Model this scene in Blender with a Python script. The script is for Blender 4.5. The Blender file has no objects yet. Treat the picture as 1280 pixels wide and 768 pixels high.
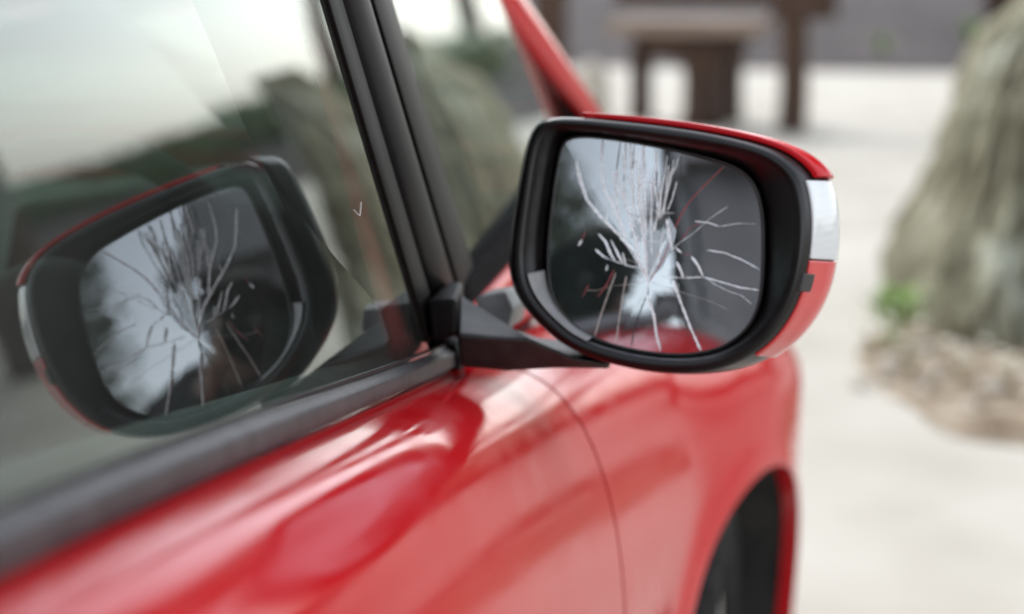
import bpy, bmesh, math, random
from mathutils import Vector, Matrix, noise
R = math.radians
random.seed(7)
sc = bpy.context.scene
col = sc.collection

# ------------------------------------------------------------------ camera
CAM = Vector((.34, -1.10, 1.20))
PITCH, YAW = R(11.695), R(11.620)
FWD = Vector((-math.sin(YAW)*math.cos(PITCH), math.cos(YAW)*math.cos(PITCH), -math.sin(PITCH)))
RGT = Vector((math.cos(YAW), math.sin(YAW), 0))
UPV = RGT.cross(FWD)
cd = bpy.data.cameras.new('camera'); cam = bpy.data.objects.new('camera', cd); col.objects.link(cam)
cam.location = CAM; cam.rotation_euler = (R(90)-PITCH, 0, YAW)
cd.sensor_width = 36; cd.lens = 56.25; cd.clip_start = .01; cd.clip_end = 2000
cd.dof.use_dof = True; cd.dof.focus_distance = .99; cd.dof.aperture_fstop = 3.3; cd.dof.aperture_blades = 0
sc.camera = cam

# ------------------------------------------------------------------ sky, sun, exposure (soft overcast day)
SUN_EL, SUN_AZ = R(46), R(-48)      # azimuth: 0 = +Y, positive towards +X
w = bpy.data.worlds.new('World'); sc.world = w; w.use_nodes = True
nt = w.node_tree; bg = nt.nodes['Background']
sky = nt.nodes.new('ShaderNodeTexSky'); sky.sky_type = 'NISHITA'; sky.sun_disc = False
sky.sun_elevation = SUN_EL; sky.sun_rotation = SUN_AZ
sky.air_density = 1.0; sky.dust_density = 1.3; sky.ozone_density = 1.0
hs = nt.nodes.new('ShaderNodeHueSaturation'); hs.inputs['Saturation'].default_value = .32
nt.links.new(sky.outputs[0], hs.inputs['Color']); nt.links.new(hs.outputs[0], bg.inputs['Color'])
bg.inputs['Strength'].default_value = .15
sl = bpy.data.lights.new('sun', 'SUN'); sl.energy = .5; sl.angle = R(30); sl.color = (1, .95, .88)
so = bpy.data.objects.new('sun', sl); col.objects.link(so)
sd = Vector((math.sin(SUN_AZ)*math.cos(SUN_EL), math.cos(SUN_AZ)*math.cos(SUN_EL), math.sin(SUN_EL)))
so.rotation_euler = sd.to_track_quat('Z', 'Y').to_euler()
so.location = (4, 6, 12)
sc.view_settings.view_transform = 'Standard'; sc.view_settings.look = 'None'
sc.view_settings.exposure = 1.85; sc.view_settings.gamma = 1; sc.view_settings.use_curve_mapping = False
sc.render.engine = 'CYCLES'
sc.cycles.use_denoising = True
sc.cycles.max_bounces = 12; sc.cycles.glossy_bounces = 8; sc.cycles.transparent_max_bounces = 24
sc.cycles.caustics_reflective = False; sc.cycles.caustics_refractive = False
sc.cycles.sample_clamp_indirect = 8

# ------------------------------------------------------------------ materials
def nmat(name):
    m = bpy.data.materials.new(name); m.use_nodes = True
    return m, m.node_tree.nodes, m.node_tree.links, m.node_tree.nodes['Principled BSDF']
def ramp(N, stops):
    r = N.new('ShaderNodeValToRGB')
    while len(r.color_ramp.elements) < len(stops): r.color_ramp.elements.new(.5)
    for e, (p, c) in zip(r.color_ramp.elements, stops):
        e.position = p; e.color = (*c, 1)
    return r
def noisy(name, c1, c2, scale=20, rough=.6, bump=0, bscale=None, c3=None, spec=.5, stretch=(1,1,1), detail=6, dist=.01, lo=.35, hi=.65, **kw):
    m, N, L, p = nmat(name)
    tc = N.new('ShaderNodeTexCoord'); mp = N.new('ShaderNodeMapping'); mp.inputs['Scale'].default_value = stretch
    L.new(tc.outputs['Object'], mp.inputs['Vector'])
    n = N.new('ShaderNodeTexNoise'); n.inputs['Scale'].default_value = scale; n.inputs['Detail'].default_value = detail
    L.new(mp.outputs[0], n.inputs['Vector'])
    st = [(lo, c1), (hi, c2)] if c3 is None else [(lo, c1), ((lo+hi)/2, c2), (hi, c3)]
    r = ramp(N, st); L.new(n.outputs['Fac'], r.inputs['Fac']); L.new(r.outputs[0], p.inputs['Base Color'])
    p.inputs['Roughness'].default_value = rough; p.inputs['Specular IOR Level'].default_value = spec
    if bump:
        n2 = N.new('ShaderNodeTexNoise'); n2.inputs['Scale'].default_value = bscale or scale*3; n2.inputs['Detail'].default_value = 5
        L.new(mp.outputs[0], n2.inputs['Vector'])
        b = N.new('ShaderNodeBump'); b.inputs['Strength'].default_value = bump; b.inputs['Distance'].default_value = dist
        L.new(n2.outputs['Fac'], b.inputs['Height']); L.new(b.outputs[0], p.inputs['Normal'])
    for k, v in kw.items(): p.inputs[k.replace('_', ' ')].default_value = v
    return m
def thin_glass(name, tint, mult=1.75, dust=.0, rough=.0):
    # a pane with two faces: the face turned to the ray mirrors both surfaces of the pane, the other lets the ray out
    m, N, L, p = nmat(name); N.remove(p)
    out = N['Material Output']
    tr = N.new('ShaderNodeBsdfTransparent'); tr.inputs[0].default_value = (*tint, 1)
    gl = N.new('ShaderNodeBsdfGlossy'); gl.inputs['Roughness'].default_value = rough; gl.inputs['Color'].default_value = (.95, 1, .98, 1)
    fr = N.new('ShaderNodeFresnel'); fr.inputs['IOR'].default_value = 1.52
    mu = N.new('ShaderNodeMath'); mu.operation = 'MULTIPLY'; mu.inputs[1].default_value = mult; mu.use_clamp = True
    ge = N.new('ShaderNodeNewGeometry'); inv = N.new('ShaderNodeMath'); inv.operation = 'SUBTRACT'; inv.inputs[0].default_value = 1
    L.new(ge.outputs['Backfacing'], inv.inputs[1])
    m2 = N.new('ShaderNodeMath'); m2.operation = 'MULTIPLY'
    L.new(fr.outputs[0], mu.inputs[0]); L.new(mu.outputs[0], m2.inputs[0]); L.new(inv.outputs[0], m2.inputs[1])
    mx = N.new('ShaderNodeMixShader'); L.new(m2.outputs[0], mx.inputs[0]); L.new(tr.outputs[0], mx.inputs[1]); L.new(gl.outputs[0], mx.inputs[2])
    last = mx
    if dust:
        df = N.new('ShaderNodeBsdfDiffuse'); df.inputs[0].default_value = (.6, .58, .53, 1)
        tc = N.new('ShaderNodeTexCoord'); n = N.new('ShaderNodeTexNoise'); n.inputs['Scale'].default_value = 9; n.inputs['Detail'].default_value = 8
        L.new(tc.outputs['Object'], n.inputs['Vector'])
        mr = N.new('ShaderNodeMapRange'); mr.inputs[1].default_value = .3; mr.inputs[2].default_value = .8; mr.inputs[3].default_value = dust*.5; mr.inputs[4].default_value = dust*1.6
        L.new(n.outputs['Fac'], mr.inputs[0])
        mx2 = N.new('ShaderNodeMixShader'); L.new(mr.outputs[0], mx2.inputs[0]); L.new(mx.outputs[0], mx2.inputs[1]); L.new(df.outputs[0], mx2.inputs[2]); last = mx2
    L.new(last.outputs[0], out.inputs['Surface'])
    return m
def paint():
    m, N, L, p = nmat('red_paint')
    p.inputs['Base Color'].default_value = (.47, .008, .012, 1); p.inputs['Roughness'].default_value = .42; p.inputs['Specular IOR Level'].default_value = 0
    p.inputs['Coat Weight'].default_value = .8; p.inputs['Coat Roughness'].default_value = .03; p.inputs['Coat IOR'].default_value = 1.36
    tc = N.new('ShaderNodeTexCoord')
    n = N.new('ShaderNodeTexNoise'); n.inputs['Scale'].default_value = 2.2; n.inputs['Detail'].default_value = 2
    n2 = N.new('ShaderNodeTexNoise'); n2.inputs['Scale'].default_value = 18; n2.inputs['Detail'].default_value = 3
    L.new(tc.outputs['Object'], n.inputs['Vector']); L.new(tc.outputs['Object'], n2.inputs['Vector'])
    mr = N.new('ShaderNodeMapRange'); mr.inputs[1].default_value = .35; mr.inputs[2].default_value = .75; mr.inputs[3].default_value = .07; mr.inputs[4].default_value = .17
    L.new(n2.outputs['Fac'], mr.inputs[0]); L.new(mr.outputs[0], p.inputs['Coat Roughness'])
    b = N.new('ShaderNodeBump'); b.inputs['Strength'].default_value = .25; b.inputs['Distance'].default_value = .006
    L.new(n.outputs['Fac'], b.inputs['Height']); L.new(b.outputs[0], p.inputs['Coat Normal'])
    return m
M = {}
M['paint'] = paint()
M['flange'] = noisy('flange_red_paint', (.62, .03, .03), (.66, .04, .035), 8, .5)
M['black'] = noisy('black_plastic', (.0035, .0026, .0026), (.006, .0045, .0045), 300, .48, .2, 700, dist=.0005, spec=.13)
M['mirror_shell'] = noisy('mirror_shell_plastic', (.004, .0032, .0032), (.0085, .007, .007), 45, .30, .15, 700, dist=.0004, spec=.32)
M['strip'] = noisy('weathered_rubber', (.028, .025, .028), (.055, .050, .054), 60, .42, .3, 500, dist=.0005, spec=.45)
M['grey_plastic'] = noisy('textured_grey_plastic', (.015, .0135, .0135), (.028, .026, .0255), 90, .5, .35, 800, dist=.0006)
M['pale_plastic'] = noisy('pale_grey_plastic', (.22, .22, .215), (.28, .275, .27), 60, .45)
M['interior'] = noisy('interior_plastic', (.022, .024, .024), (.04, .043, .042), 40, .7, .3, 300, dist=.001)
M['dash'] = noisy('dashboard_plastic', (.10, .11, .105), (.15, .16, .15), 60, .75, .4, 400, dist=.001)
M['fabric'] = noisy('seat_fabric', (.03, .03, .035), (.06, .06, .065), 120, .9, .4, 500, dist=.001)
M['rubber'] = noisy('tyre_rubber', (.010, .0095, .009), (.022, .021, .020), 30, .92, .3, 200, dist=.002, spec=.12)
M['matt_black'] = noisy('matt_black_trim', (.006, .005, .005), (.012, .010, .010), 90, .85, .2, 400, dist=.0006, spec=.06)
M['alloy'] = noisy('wheel_alloy', (.4, .4, .41), (.5, .5, .51), 30, .35, Metallic=.9)
M['liner'] = noisy('underbody_black', (.008, .0075, .007), (.03, .027, .024), 9, .9, .5, 60)
M['glass'] = thin_glass('tinted_side_glass', (.69, .75, .725), 1.6, dust=.018)
M['screen'] = thin_glass('windscreen_glass', (.40, .46, .44), 1.75, dust=.03)
M['clear'] = None
m, N, L, p = nmat('mirror_silver'); p.inputs['Metallic'].default_value = 1; p.inputs['Roughness'].default_value = .015
p.inputs['Base Color'].default_value = (.58, .585, .61, 1); M['mirror'] = m
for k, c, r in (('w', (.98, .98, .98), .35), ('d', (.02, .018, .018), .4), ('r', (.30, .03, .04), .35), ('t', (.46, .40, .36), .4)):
    m, N, L, p = nmat({'w': 'bright_crack', 'd': 'dark_crack', 'r': 'red_reflection_crack', 't': 'tan_crack'}[k])
    p.inputs['Base Color'].default_value = (*c, 1); p.inputs['Roughness'].default_value = r; M['crack_'+k] = m  # red kind: the red bodywork's reflection is put into the cracks' base colour
m, N, L, p = nmat('clear_lens'); p.inputs['Base Color'].default_value = (.58, .59, .58, 1); p.inputs['Roughness'].default_value = .25
tc = N.new('ShaderNodeTexCoord'); wv_ = N.new('ShaderNodeTexWave'); wv_.bands_direction = 'Z'; wv_.inputs['Scale'].default_value = 60; wv_.inputs['Distortion'].default_value = 1
bp_ = N.new('ShaderNodeBump'); bp_.inputs['Strength'].default_value = .04; bp_.inputs['Distance'].default_value = .002; L.new(tc.outputs['Object'], wv_.inputs['Vector']); L.new(wv_.outputs['Fac'], bp_.inputs['Height']); L.new(bp_.outputs[0], p.inputs['Normal'])
p.inputs['Coat Weight'].default_value = 1; p.inputs['Coat Roughness'].default_value = .02; p.inputs['Subsurface Weight'].default_value = .0; M['lens_w'] = m
m, N, L, p = nmat('red_lens'); p.inputs['Base Color'].default_value = (.55, .03, .03, 1); p.inputs['Roughness'].default_value = .22
p.inputs['Coat Weight'].default_value = 1; p.inputs['Coat Roughness'].default_value = .02; M['lens_r'] = m
m, N, L, p = nmat('lamp_glass'); p.inputs['Base Color'].default_value = (.75, .77, .8, 1); p.inputs['Roughness'].default_value = .1; p.inputs['Metallic'].default_value = .6; M['lamp'] = m
m, N, L, p = nmat('lens_glass'); p.inputs['Base Color'].default_value = (.012, .012, .02, 1); p.inputs['Roughness'].default_value = .05; M['lens_glass'] = m
m, N, L, p = nmat('frosted_shard'); p.inputs['Metallic'].default_value = 1; p.inputs['Roughness'].default_value = .22; p.inputs['Base Color'].default_value = (.78, .80, .84, 1); M['shard'] = m
M['gravel'] = noisy('pale_gravel', (.30, .282, .24), (.365, .346, .302), 1.3, .95, .25, 60, spec=.1, c3=(.405, .388, .342), dist=.01, detail=10, lo=.3, hi=.7)
M['asphalt'] = noisy('grey_road', (.032, .028, .028), (.080, .070, .068), .55, .95, .5, 40, spec=.05, dist=.02, detail=10)
M['field'] = noisy('dull_grass_field', (.07, .085, .045), (.11, .12, .07), .3, 1, .5, 4, dist=.1, spec=.05)
M['render'] = noisy('grey_render', (.052, .054, .059), (.078, .081, .088), 1.2, .9, .3, 60)
M['slate'] = noisy('roof_slate', (.05, .05, .055), (.08, .08, .085), 3, .8, .3, 20)
M['litter'] = noisy('brown_litter', (.11, .08, .052), (.22, .175, .125), 7, .95, .7, 60, spec=.1, c3=(.36, .31, .24), dist=.02, detail=9)
M['rock'] = noisy('lichen_rock', (.085, .076, .044), (.17, .162, .108), 2.8, .85, .9, 14, c3=(.36, .378, .31), stretch=(1, 1, .9), dist=.05, detail=9, lo=.32, hi=.7, spec=.3)
M['stone'] = noisy('pale_stone', (.30, .262, .205), (.46, .42, .35), 12, .8, .4, 40)
M['wood'] = noisy('dark_old_wood', (.024, .010, .005), (.07, .034, .017), 3, .8, .6, 12, stretch=(6, 6, .6), dist=.02)
M['woodtop'] = noisy('worn_plank_wood', (.15, .105, .075), (.26, .195, .15), 3, .8, .5, 14, stretch=(.7, 6, 6), dist=.02)
M['leaf'] = noisy('weed_green', (.10, .19, .03), (.20, .32, .055), 20, .6)
M['leaves'] = noisy('tree_leaves', (.03, .055, .015), (.07, .11, .03), 1.5, .7)
M['straw'] = noisy('dry_straw', (.25, .20, .11), (.38, .31, .19), 20, .9)
M['pale_petal'] = noisy('pale_petals', (.50, .48, .38), (.68, .66, .56), 20, .8)
M['cloth'] = noisy('dark_jacket', (.012, .012, .014), (.03, .03, .035), 25, .95, .5, 90)
M['trouser'] = noisy('dark_trousers', (.02, .024, .035), (.04, .045, .06), 25, .95, .5, 90)
M['skin'] = noisy('skin', (.22, .14, .11), (.28, .18, .14), 30, .5)
M['hair'] = noisy('dark_hair', (.012, .009, .007), (.03, .022, .016), 90, .6)

# ------------------------------------------------------------------ mesh helpers
def tag(o, label=None, cat=None, group=None, kind=None):
    if label: o['label'] = label
    if cat: o['category'] = cat
    if group: o['group'] = group
    if kind: o['kind'] = kind
    return o
def empty(name, loc):
    o = bpy.data.objects.new(name, None); o.location = loc; o.empty_display_size = .1; col.objects.link(o); return o
def root_loc(p):
    v = Vector((0, 0, 0))
    while p: v += p.location; p = p.parent
    return v
def mesh(name, verts, faces, mat, parent=None, smooth=True, loc=None, bevel=0, solid=0, recalc=True, seg=2):
    """verts are world positions; the object's origin is its root's origin"""
    base = root_loc(parent) if parent else (Vector(loc) if loc else Vector((0, 0, 0)))
    me = bpy.data.meshes.new(name)
    me.from_pydata([tuple(Vector(v)-base) for v in verts], [], faces)
    if recalc:
        bm = bmesh.new(); bm.from_mesh(me); bmesh.ops.recalc_face_normals(bm, faces=bm.faces); bm.to_mesh(me); bm.free()
    for q in me.polygons: q.use_smooth = smooth
    for mm in (mat if isinstance(mat, list) else [mat]): me.materials.append(mm)
    o = bpy.data.objects.new(name, me); col.objects.link(o)
    if parent: o.parent = parent
    elif loc: o.location = loc
    if solid:
        s = o.modifiers.new('thick', 'SOLIDIFY'); s.thickness = solid; s.offset = 0
    if bevel:
        b = o.modifiers.new('edge', 'BEVEL'); b.width = bevel; b.segments = seg; b.limit_method = 'ANGLE'; b.angle_limit = R(30)
    return o
class MB:
    def __init__(s): s.v = []; s.f = []
    def add(s, v, f):
        n = len(s.v); s.v += [Vector(q) for q in v]; s.f += [tuple(i+n for i in q) for q in f]
    def box(s, a, b):
        (x0, y0, z0), (x1, y1, z1) = a, b
        s.add([(x0,y0,z0),(x1,y0,z0),(x1,y1,z0),(x0,y1,z0),(x0,y0,z1),(x1,y0,z1),(x1,y1,z1),(x0,y1,z1)],
              [(0,3,2,1),(4,5,6,7),(0,1,5,4),(1,2,6,5),(2,3,7,6),(3,0,4,7)])
    def loft(s, rings, close=True, cap=True):
        n = len(rings[0]); v = [q for r in rings for q in r]; f = []
        for i in range(len(rings)-1):
            for j in range(n if close else n-1):
                k = (j+1) % n
                f.append((i*n+j, i*n+k, (i+1)*n+k, (i+1)*n+j))
        if cap:
            f.append(tuple(range(n))[::-1]); f.append(tuple(range((len(rings)-1)*n, len(rings)*n)))
        s.add(v, f)
    def tube(s, pts, rad, n=8, cap=True):
        pts = [Vector(p) for p in pts]
        if not isinstance(rad, (list, tuple)): rad = [rad]*len(pts)
        rings = []
        for i, p in enumerate(pts):
            t = (pts[min(i+1, len(pts)-1)]-pts[max(i-1, 0)]).normalized()
            a = t.cross(Vector((.13, .21, .97))); a.normalize(); b = t.cross(a)
            rings.append([p+(a*math.cos(q)+b*math.sin(q))*rad[i] for q in [2*math.pi*j/n for j in range(n)]])
        s.loft(rings, True, cap)
    def prism(s, poly, off):
        n = len(poly); off = Vector(off)
        s.add([Vector(p) for p in poly]+[Vector(p)+off for p in poly],
              [tuple(range(n)), tuple(range(2*n-1, n-1, -1))]+[(i, i+n, (i+1) % n+n, (i+1) % n) for i in range(n)])
    def lathe(s, prof, centre, axis, n=48, cap=True):
        axis = Vector(axis).normalized(); a = axis.orthogonal().normalized(); b = axis.cross(a); c = Vector(centre)
        rings = [[c+axis*h+(a*math.cos(q)+b*math.sin(q))*r for q in [2*math.pi*j/n for j in range(n)]] for r, h in prof]
        s.loft(rings, True, cap)
    def mirror(s, xc):
        for v in s.v: v.x = 2*xc-v.x
        s.f = [q[::-1] for q in s.f]; return s
    def build(s, name, mat, parent=None, **k): return mesh(name, s.v, s.f, mat, parent, **k)
def lerp(a, b, t): return a+(b-a)*t
def interp(tab, y):
    """smooth monotone-ish cubic through (y, value) rows"""
    if y <= tab[0][0]: return tab[0][1]
    if y >= tab[-1][0]: return tab[-1][1]
    for i in range(len(tab)-1):
        if tab[i][0] <= y <= tab[i+1][0]:
            (y0, v0), (y1, v1) = tab[i], tab[i+1]; h = y1-y0
            def sl(j):
                if j <= 0 or j >= len(tab)-1:
                    k = 0 if j <= 0 else len(tab)-2
                    return (tab[k+1][1]-tab[k][1])/(tab[k+1][0]-tab[k][0])
                return (tab[j+1][1]-tab[j-1][1])/(tab[j+1][0]-tab[j-1][0])
            m0, m1 = sl(i), sl(i+1); t = (y-y0)/h
            return (2*t**3-3*t*t+1)*v0+(t**3-2*t*t+t)*h*m0+(-2*t**3+3*t*t)*v1+(t**3-t*t)*h*m1

# ================================================================== SETTING
def sheet(name, poly, z, mat, nx=None):
    return tag(mesh(name, [(x, y, z) for x, y in poly], [tuple(range(len(poly)))], mat, smooth=False), kind='structure')
sheet('ground', [(-600, -600), (600, -600), (600, 600), (-600, 600)], -.008, M['field'])
yard = sheet('gravel_yard', [(-70, -60), (90, -60), (90, 4), (40, 10), (16.2, 17.6), (12.4, 20), (8.4, 21.6), (5.2, 21.6), (4, 19.62), (.8, 20.0), (-4, 20.6), (-70, 24)], 0, M['gravel'])
sheet('road', [(500, -60), (500, 180), (60, 240), (-40, 240), (-400, 240), (-300, 40), (-4, 20.62), (-4, 20.4), (.8, 19.8), (3.9, 19.4), (5.2, 21.4), (8.4, 21.4), (12.3, 19.8), (16, 17.4), (40, 9.8), (90, 3.8)], -.004, M['asphalt'])

# ================================================================== CAR
XC = -.535
car = empty('parked_car', (XC, -.55, 0))
tag(car, 'red hatchback parked on pale gravel with a cracked driver side mirror', 'car')
ZB = [(-2.40, 1.03), (-1.9, 1.07), (-1.3, 1.055), (-.95, 1.042), (-.678, 1.02), (.089, .899), (.45, .862), (.8, .835), (1.1, .77), (1.34, .66)]
XB = [(-2.40, .0), (-1.9, .085), (-1.3, .105), (-.678, .089), (.089, .047), (.45, .05), (.8, .03), (1.1, -.05), (1.34, -.28)]
XM = [(-2.4, .10), (-2.1, .22), (-1.8, .28), (-1.4, .25), (-.9, .215), (-.3, .19), (.125, .183), (.48, .205), (.7, .257), (.85, .288), (1.05, .300), (1.15, .268), (1.34, .0)]
ZM, SILL, ARCH = .66, .24, .331
AXLES = (.685, -1.80)
def zb(y): return interp(ZB, y)
def xb(y): return interp(XB, y)
def skin_x(y, z):
    b, t0, m = xb(y), zb(y), interp(XM, y)
    if z >= ZM:
        t = min(1, max(0, (t0-z)/(t0-ZM))); x = b+(m-b)*(max(0, 1-(1-t)**2))**.32
    else: x = m-lerp(.05, .014, min(1, max(0, (y-.3)/.4)))*((ZM-z)/.38)**2
    for a in AXLES:
        d = math.hypot(y-a, z-.305); x += .010*math.exp(-((d-ARCH-.004)/.028)**2)
    return x
def floor_z(y):
    z = SILL
    for a in AXLES:
        if abs(y-a) < ARCH: z = max(z, .305+math.sqrt(ARCH**2-(y-a)**2))
        elif abs(y-a) < ARCH+.02: z = max(z, .305-(abs(y-a)-ARCH)/.02*(.305-SILL))
    return z
def side_panel(name, y0, y1, side, parent, top=None):
    ys = set()
    n = max(8, int((y1-y0)/.03))
    for i in range(n+1): ys.add(round(lerp(y0, y1, i/n), 5))
    for a in AXLES:
        for k in range(49):
            y = a-(ARCH)*math.cos(math.pi*k/48)
            if y0 < y < y1: ys.add(round(y, 5))
        for e in (-ARCH-.02, ARCH+.02):
            if y0 < a+e < y1: ys.add(round(a+e, 5))
    ys = sorted(ys); K = 30
    g = []
    for y in ys:
        zt, zf = zb(y), floor_z(y); c = []
        for k in range(K+1):
            t = (k/K); t = t*t*.55+t*.45 if k < K else 1
            z = lerp(zt-.0005, zf, t**1.35); c.append(Vector((skin_x(y, z), y, z)))
        g.append(c)
    mb = MB(); nr = K+1
    mb.add([p for c in g for p in c], [(i*nr+j, (i+1)*nr+j, (i+1)*nr+j+1, i*nr+j+1) for i in range(len(ys)-1) for j in range(K)])
    # folded edge: a narrow return flange all round
    loop = [g[i][0] for i in range(len(ys))]+[g[-1][j] for j in range(1, nr)]+[g[i][K] for i in range(len(ys)-2, -1, -1)]+[g[0][j] for j in range(K-1, 0, -1)]
    cy, cz = (y0+y1)/2, .6
    r1 = [p+Vector((-.0012, 0, 0)) for p in loop]; r2 = [p+Vector((-.022, 0, 0)) for p in loop]
    m2 = len(loop)
    mb.add(loop+r2, [(i, (i+1) % m2, (i+1) % m2+m2, i+m2) for i in range(m2)])
    if side < 0: mb.mirror(XC)
    return mb.build(name, M['paint'], parent, recalc=False)
def flip_fix(o, side):
    bm = bmesh.new(); bm.from_mesh(o.data); bmesh.ops.recalc_face_normals(bm, faces=bm.faces); bm.to_mesh(o.data); bm.free()
def gx(y, z):
    yy = max(y, -.9); x = .1852-.0800*yy-.1429*z
    if y < -.9: x -= .05*(-.9-y)
    return x
def zg(y): return zb(y)+.020
RAIL = 1.43
def e0(z): return -.007-.589*(z-.945)          # front edge of the door glass
def e1(z): return .223-.783*(z-.939)           # rear edge of the quarter glass
def qx(y, z):                                  # plane of the quarter glass
    a, b, d = Vector((gx(e1(.95), .95), e1(.95), .95)), Vector((gx(e1(1.25), 1.25), e1(1.25), 1.25)), Vector((.003, .85, 1.06))
    n = (b-a).cross(d-a); return a.x-(n.y*(y-a.y)+n.z*(z-a.z))/n.x
def apil(z):                                   # line of the front pillar
    t = (z-1.02)/.155
    x = .026-.036*t if z < 1.2 else -.0158-.26*(z-1.2)-.35*(z-1.2)**2
    return Vector((x, .95-.40*t, z))

for side in (1, -1):
    s_ = side
    def P(mb): return mb if s_ > 0 else mb.mirror(XC)
    door = side_panel('front_door', -.98, .1225, side, car)
    fend = side_panel('front_fender', .1290, 1.12, side, car)
    rdoor = side_panel('rear_door', -1.60, -.985, side, car)
    rfend = side_panel('rear_fender', -2.33, -1.605, side, car)
    for o in (door, fend, rdoor, rfend): flip_fix(o, side)
    # dark inner panel behind the shut lines
    mb = MB(); ys = [lerp(-2.3, 1.1, i/60) for i in range(61)]
    prof = [[Vector((skin_x(y, lerp(zb(y)-.01, max(floor_z(y)+.02, .27), k/10))-.026, y, lerp(zb(y)-.01, max(floor_z(y)+.02, .27), k/10))) for k in range(11)] for y in ys]
    mb.add([p for c in prof for p in c], [(i*11+j, (i+1)*11+j, (i+1)*11+j+1, i*11+j+1) for i in range(60) for j in range(10)])
    P(mb).build('inner_panel', M['liner'], car)
    # weather strip along the window sill: lower face, ridge, sloping top
    def strip(y0, y1, parent):
        mb = MB(); rings = []; n = 40
        for i in range(n+1):
            y = lerp(y0, y1, i/n); b, z = xb(y), zb(y); g = gx(y, z+.022); hk = 1+1.6*min(1, max(0, (-.70-y)/.08))
            rings.append([Vector(q) for q in [(b-.012, y, z-.004), (b+.0035, y, z-.001), (b+.0045, y, z+.0012), (b+.0045, y, z+.0022), (b+.0078, y, z+.0030), (b+.0075, y, z+.0130*hk), (b+.0062, y, z+.0146*hk), (b+.0040, y, z+.0155*hk), (lerp(b, g, .6), y, z+.0190*hk), (g+.002, y, z+.0215*hk), (g-.001, y, z+.0175*hk), (g-.012, y, z+.006)]])
        mb.loft(rings); return P(mb).build('sill_strip', M['strip'], parent, bevel=.0006)
    strip(-.975, .066, door); strip(-1.75, -.99, rdoor)
    if side > 0:
        mb = MB(); rings = []
        for i in range(5):
            y = .0665+i*.006; b, z = xb(y), zb(y); k = (1.0, 1.15, 1.2, 1.15, .9)[i]
            rings.append([Vector(q) for q in [(b-.012, y, z-.006), (b+.009*k, y, z-.004), (b+.011*k, y, z+.008), (b+.008*k, y, z+.018*k), (b-.004, y, z+.025*k), (b-.014, y, z+.02)]])
        mb.loft(rings); mb.build('strip_end_cap', M['black'], door, bevel=.001)
    # door glass (flat pane) and rear door glass
    def pane(poly, name, parent, mat='glass', th=.004):
        mb = MB(); mb.prism([Vector((gx(y, z), y, z)) for y, z in poly], (-th, 0, 0)); return P(mb).build(name, M[mat], parent, smooth=False)
    zf = zg(-.007)-.02
    pane([(e0(zf), zf), (-.9, zg(-.9)-.02), (-.93, RAIL), (e0(RAIL), RAIL)], 'door_glass', door)
    pane([(-.985, zg(-.985)-.02), (-1.62, zg(-1.62)-.02), (-1.52, RAIL), (-1.0, RAIL)], 'door_glass', rdoor)
    pane([(-1.70, zg(-1.7)-.01), (-2.02, zg(-2.02)-.01), (-1.80, RAIL-.02), (-1.60, RAIL-.02)], 'rear_quarter_glass', car)
    # framing
    def bar(line_a, line_b, out, name, parent, mat='black', z0=.94, z1=RAIL+.01, inn=.005, rnd=False, n=8):
        mb = MB(); rings = []
        for i in range(n+1):
            z = lerp(z0, z1, i/n); a, b = line_a(z), line_b(z)
            def q(t, o): 
                y = lerp(a, b, t); return Vector((gx(y, z)+o, y, z))
            if rnd: sec = [q(0, -inn), q(0, out*.1), q(.12, out*.55), q(.3, out*.9), q(.5, out), q(.7, out*.9), q(.88, out*.55), q(1, out*.1), q(1, -inn)]
            else: sec = [q(0, -inn), q(0, out), q(1, out), q(1, -inn)]
            rings.append(sec)
        mb.loft(rings); return P(mb).build(name, M[mat], parent, bevel=0 if rnd else .0012)
    bar(lambda z: e0(z)-.002, lambda z: lerp(e0(z), e1(z), .20), .003, 'glass_channel', door)
    bar(lambda z: lerp(e0(z), e1(z), .20)+.001, lambda z: lerp(e0(z), e1(z), .62), .010, 'door_frame', door, rnd=True)
    bar(lambda z: lerp(e0(z), e1(z), .62)+.004, lambda z: e1(z), .006, 'pillar_cover', car, rnd=False)
    bar(lambda z: -.90, lambda z: -.978, .005, 'door_frame', door, z0=zg(-.94)-.01)
    bar(lambda z: -.986, lambda z: -1.03, .005, 'door_frame', rdoor, z0=zg(-1.0)-.01)
    bar(lambda z: -1.62+.21*(z-1.1), lambda z: -1.70+.25*(z-1.1), .004, 'door_frame', rdoor, z0=zg(-1.65)-.01)
    # quarter glass between pillar cover and front pillar
    zs = [lerp(.955, 1.44, i/14) for i in range(15)]
    mb = MB(); v = []
    for z in zs:
        a = Vector((qx(e1(z)-.004, z), e1(z)-.004, z)); b = apil(z)+Vector((0, -.002, 0)); b.x = qx(b.y, z); v += [a, b, a-Vector((.004, 0, 0)), b-Vector((.004, 0, 0))]
    f = []
    for i in range(14):
        k = i*4; f += [(k, k+1, k+5, k+4), (k+2, k+6, k+7, k+3)]
    f += [(0, 2, 3, 1), (56, 57, 59, 58)]
    for i in range(14):
        k = i*4; f += [(k, k+4, k+6, k+2), (k+1, k+3, k+7, k+5)]
    mb.add(v, f); P(mb).build('quarter_glass', M['glass'], car, smooth=False)
    # black sill under the quarter glass
    mb = MB(); rings = []
    for i in range(13):
        t = i/12; y = lerp(.10, .99, t); x = lerp(.040, .034, t); z = lerp(.944, .992, t)
        rings.append([Vector(q) for q in [(x-.03, y, z-.05), (x+.004, y, z-.06), (x+.008, y, z-.01), (x+.004, y, z+.006), (x-.004, y, z+.009), (x-.03, y, z+.004)]])
    mb.loft(rings); P(mb).build('quarter_sill', M['matt_black'], car)
    # red shoulder between the quarter sill and the wing
    mb = MB(); rows = []
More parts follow.
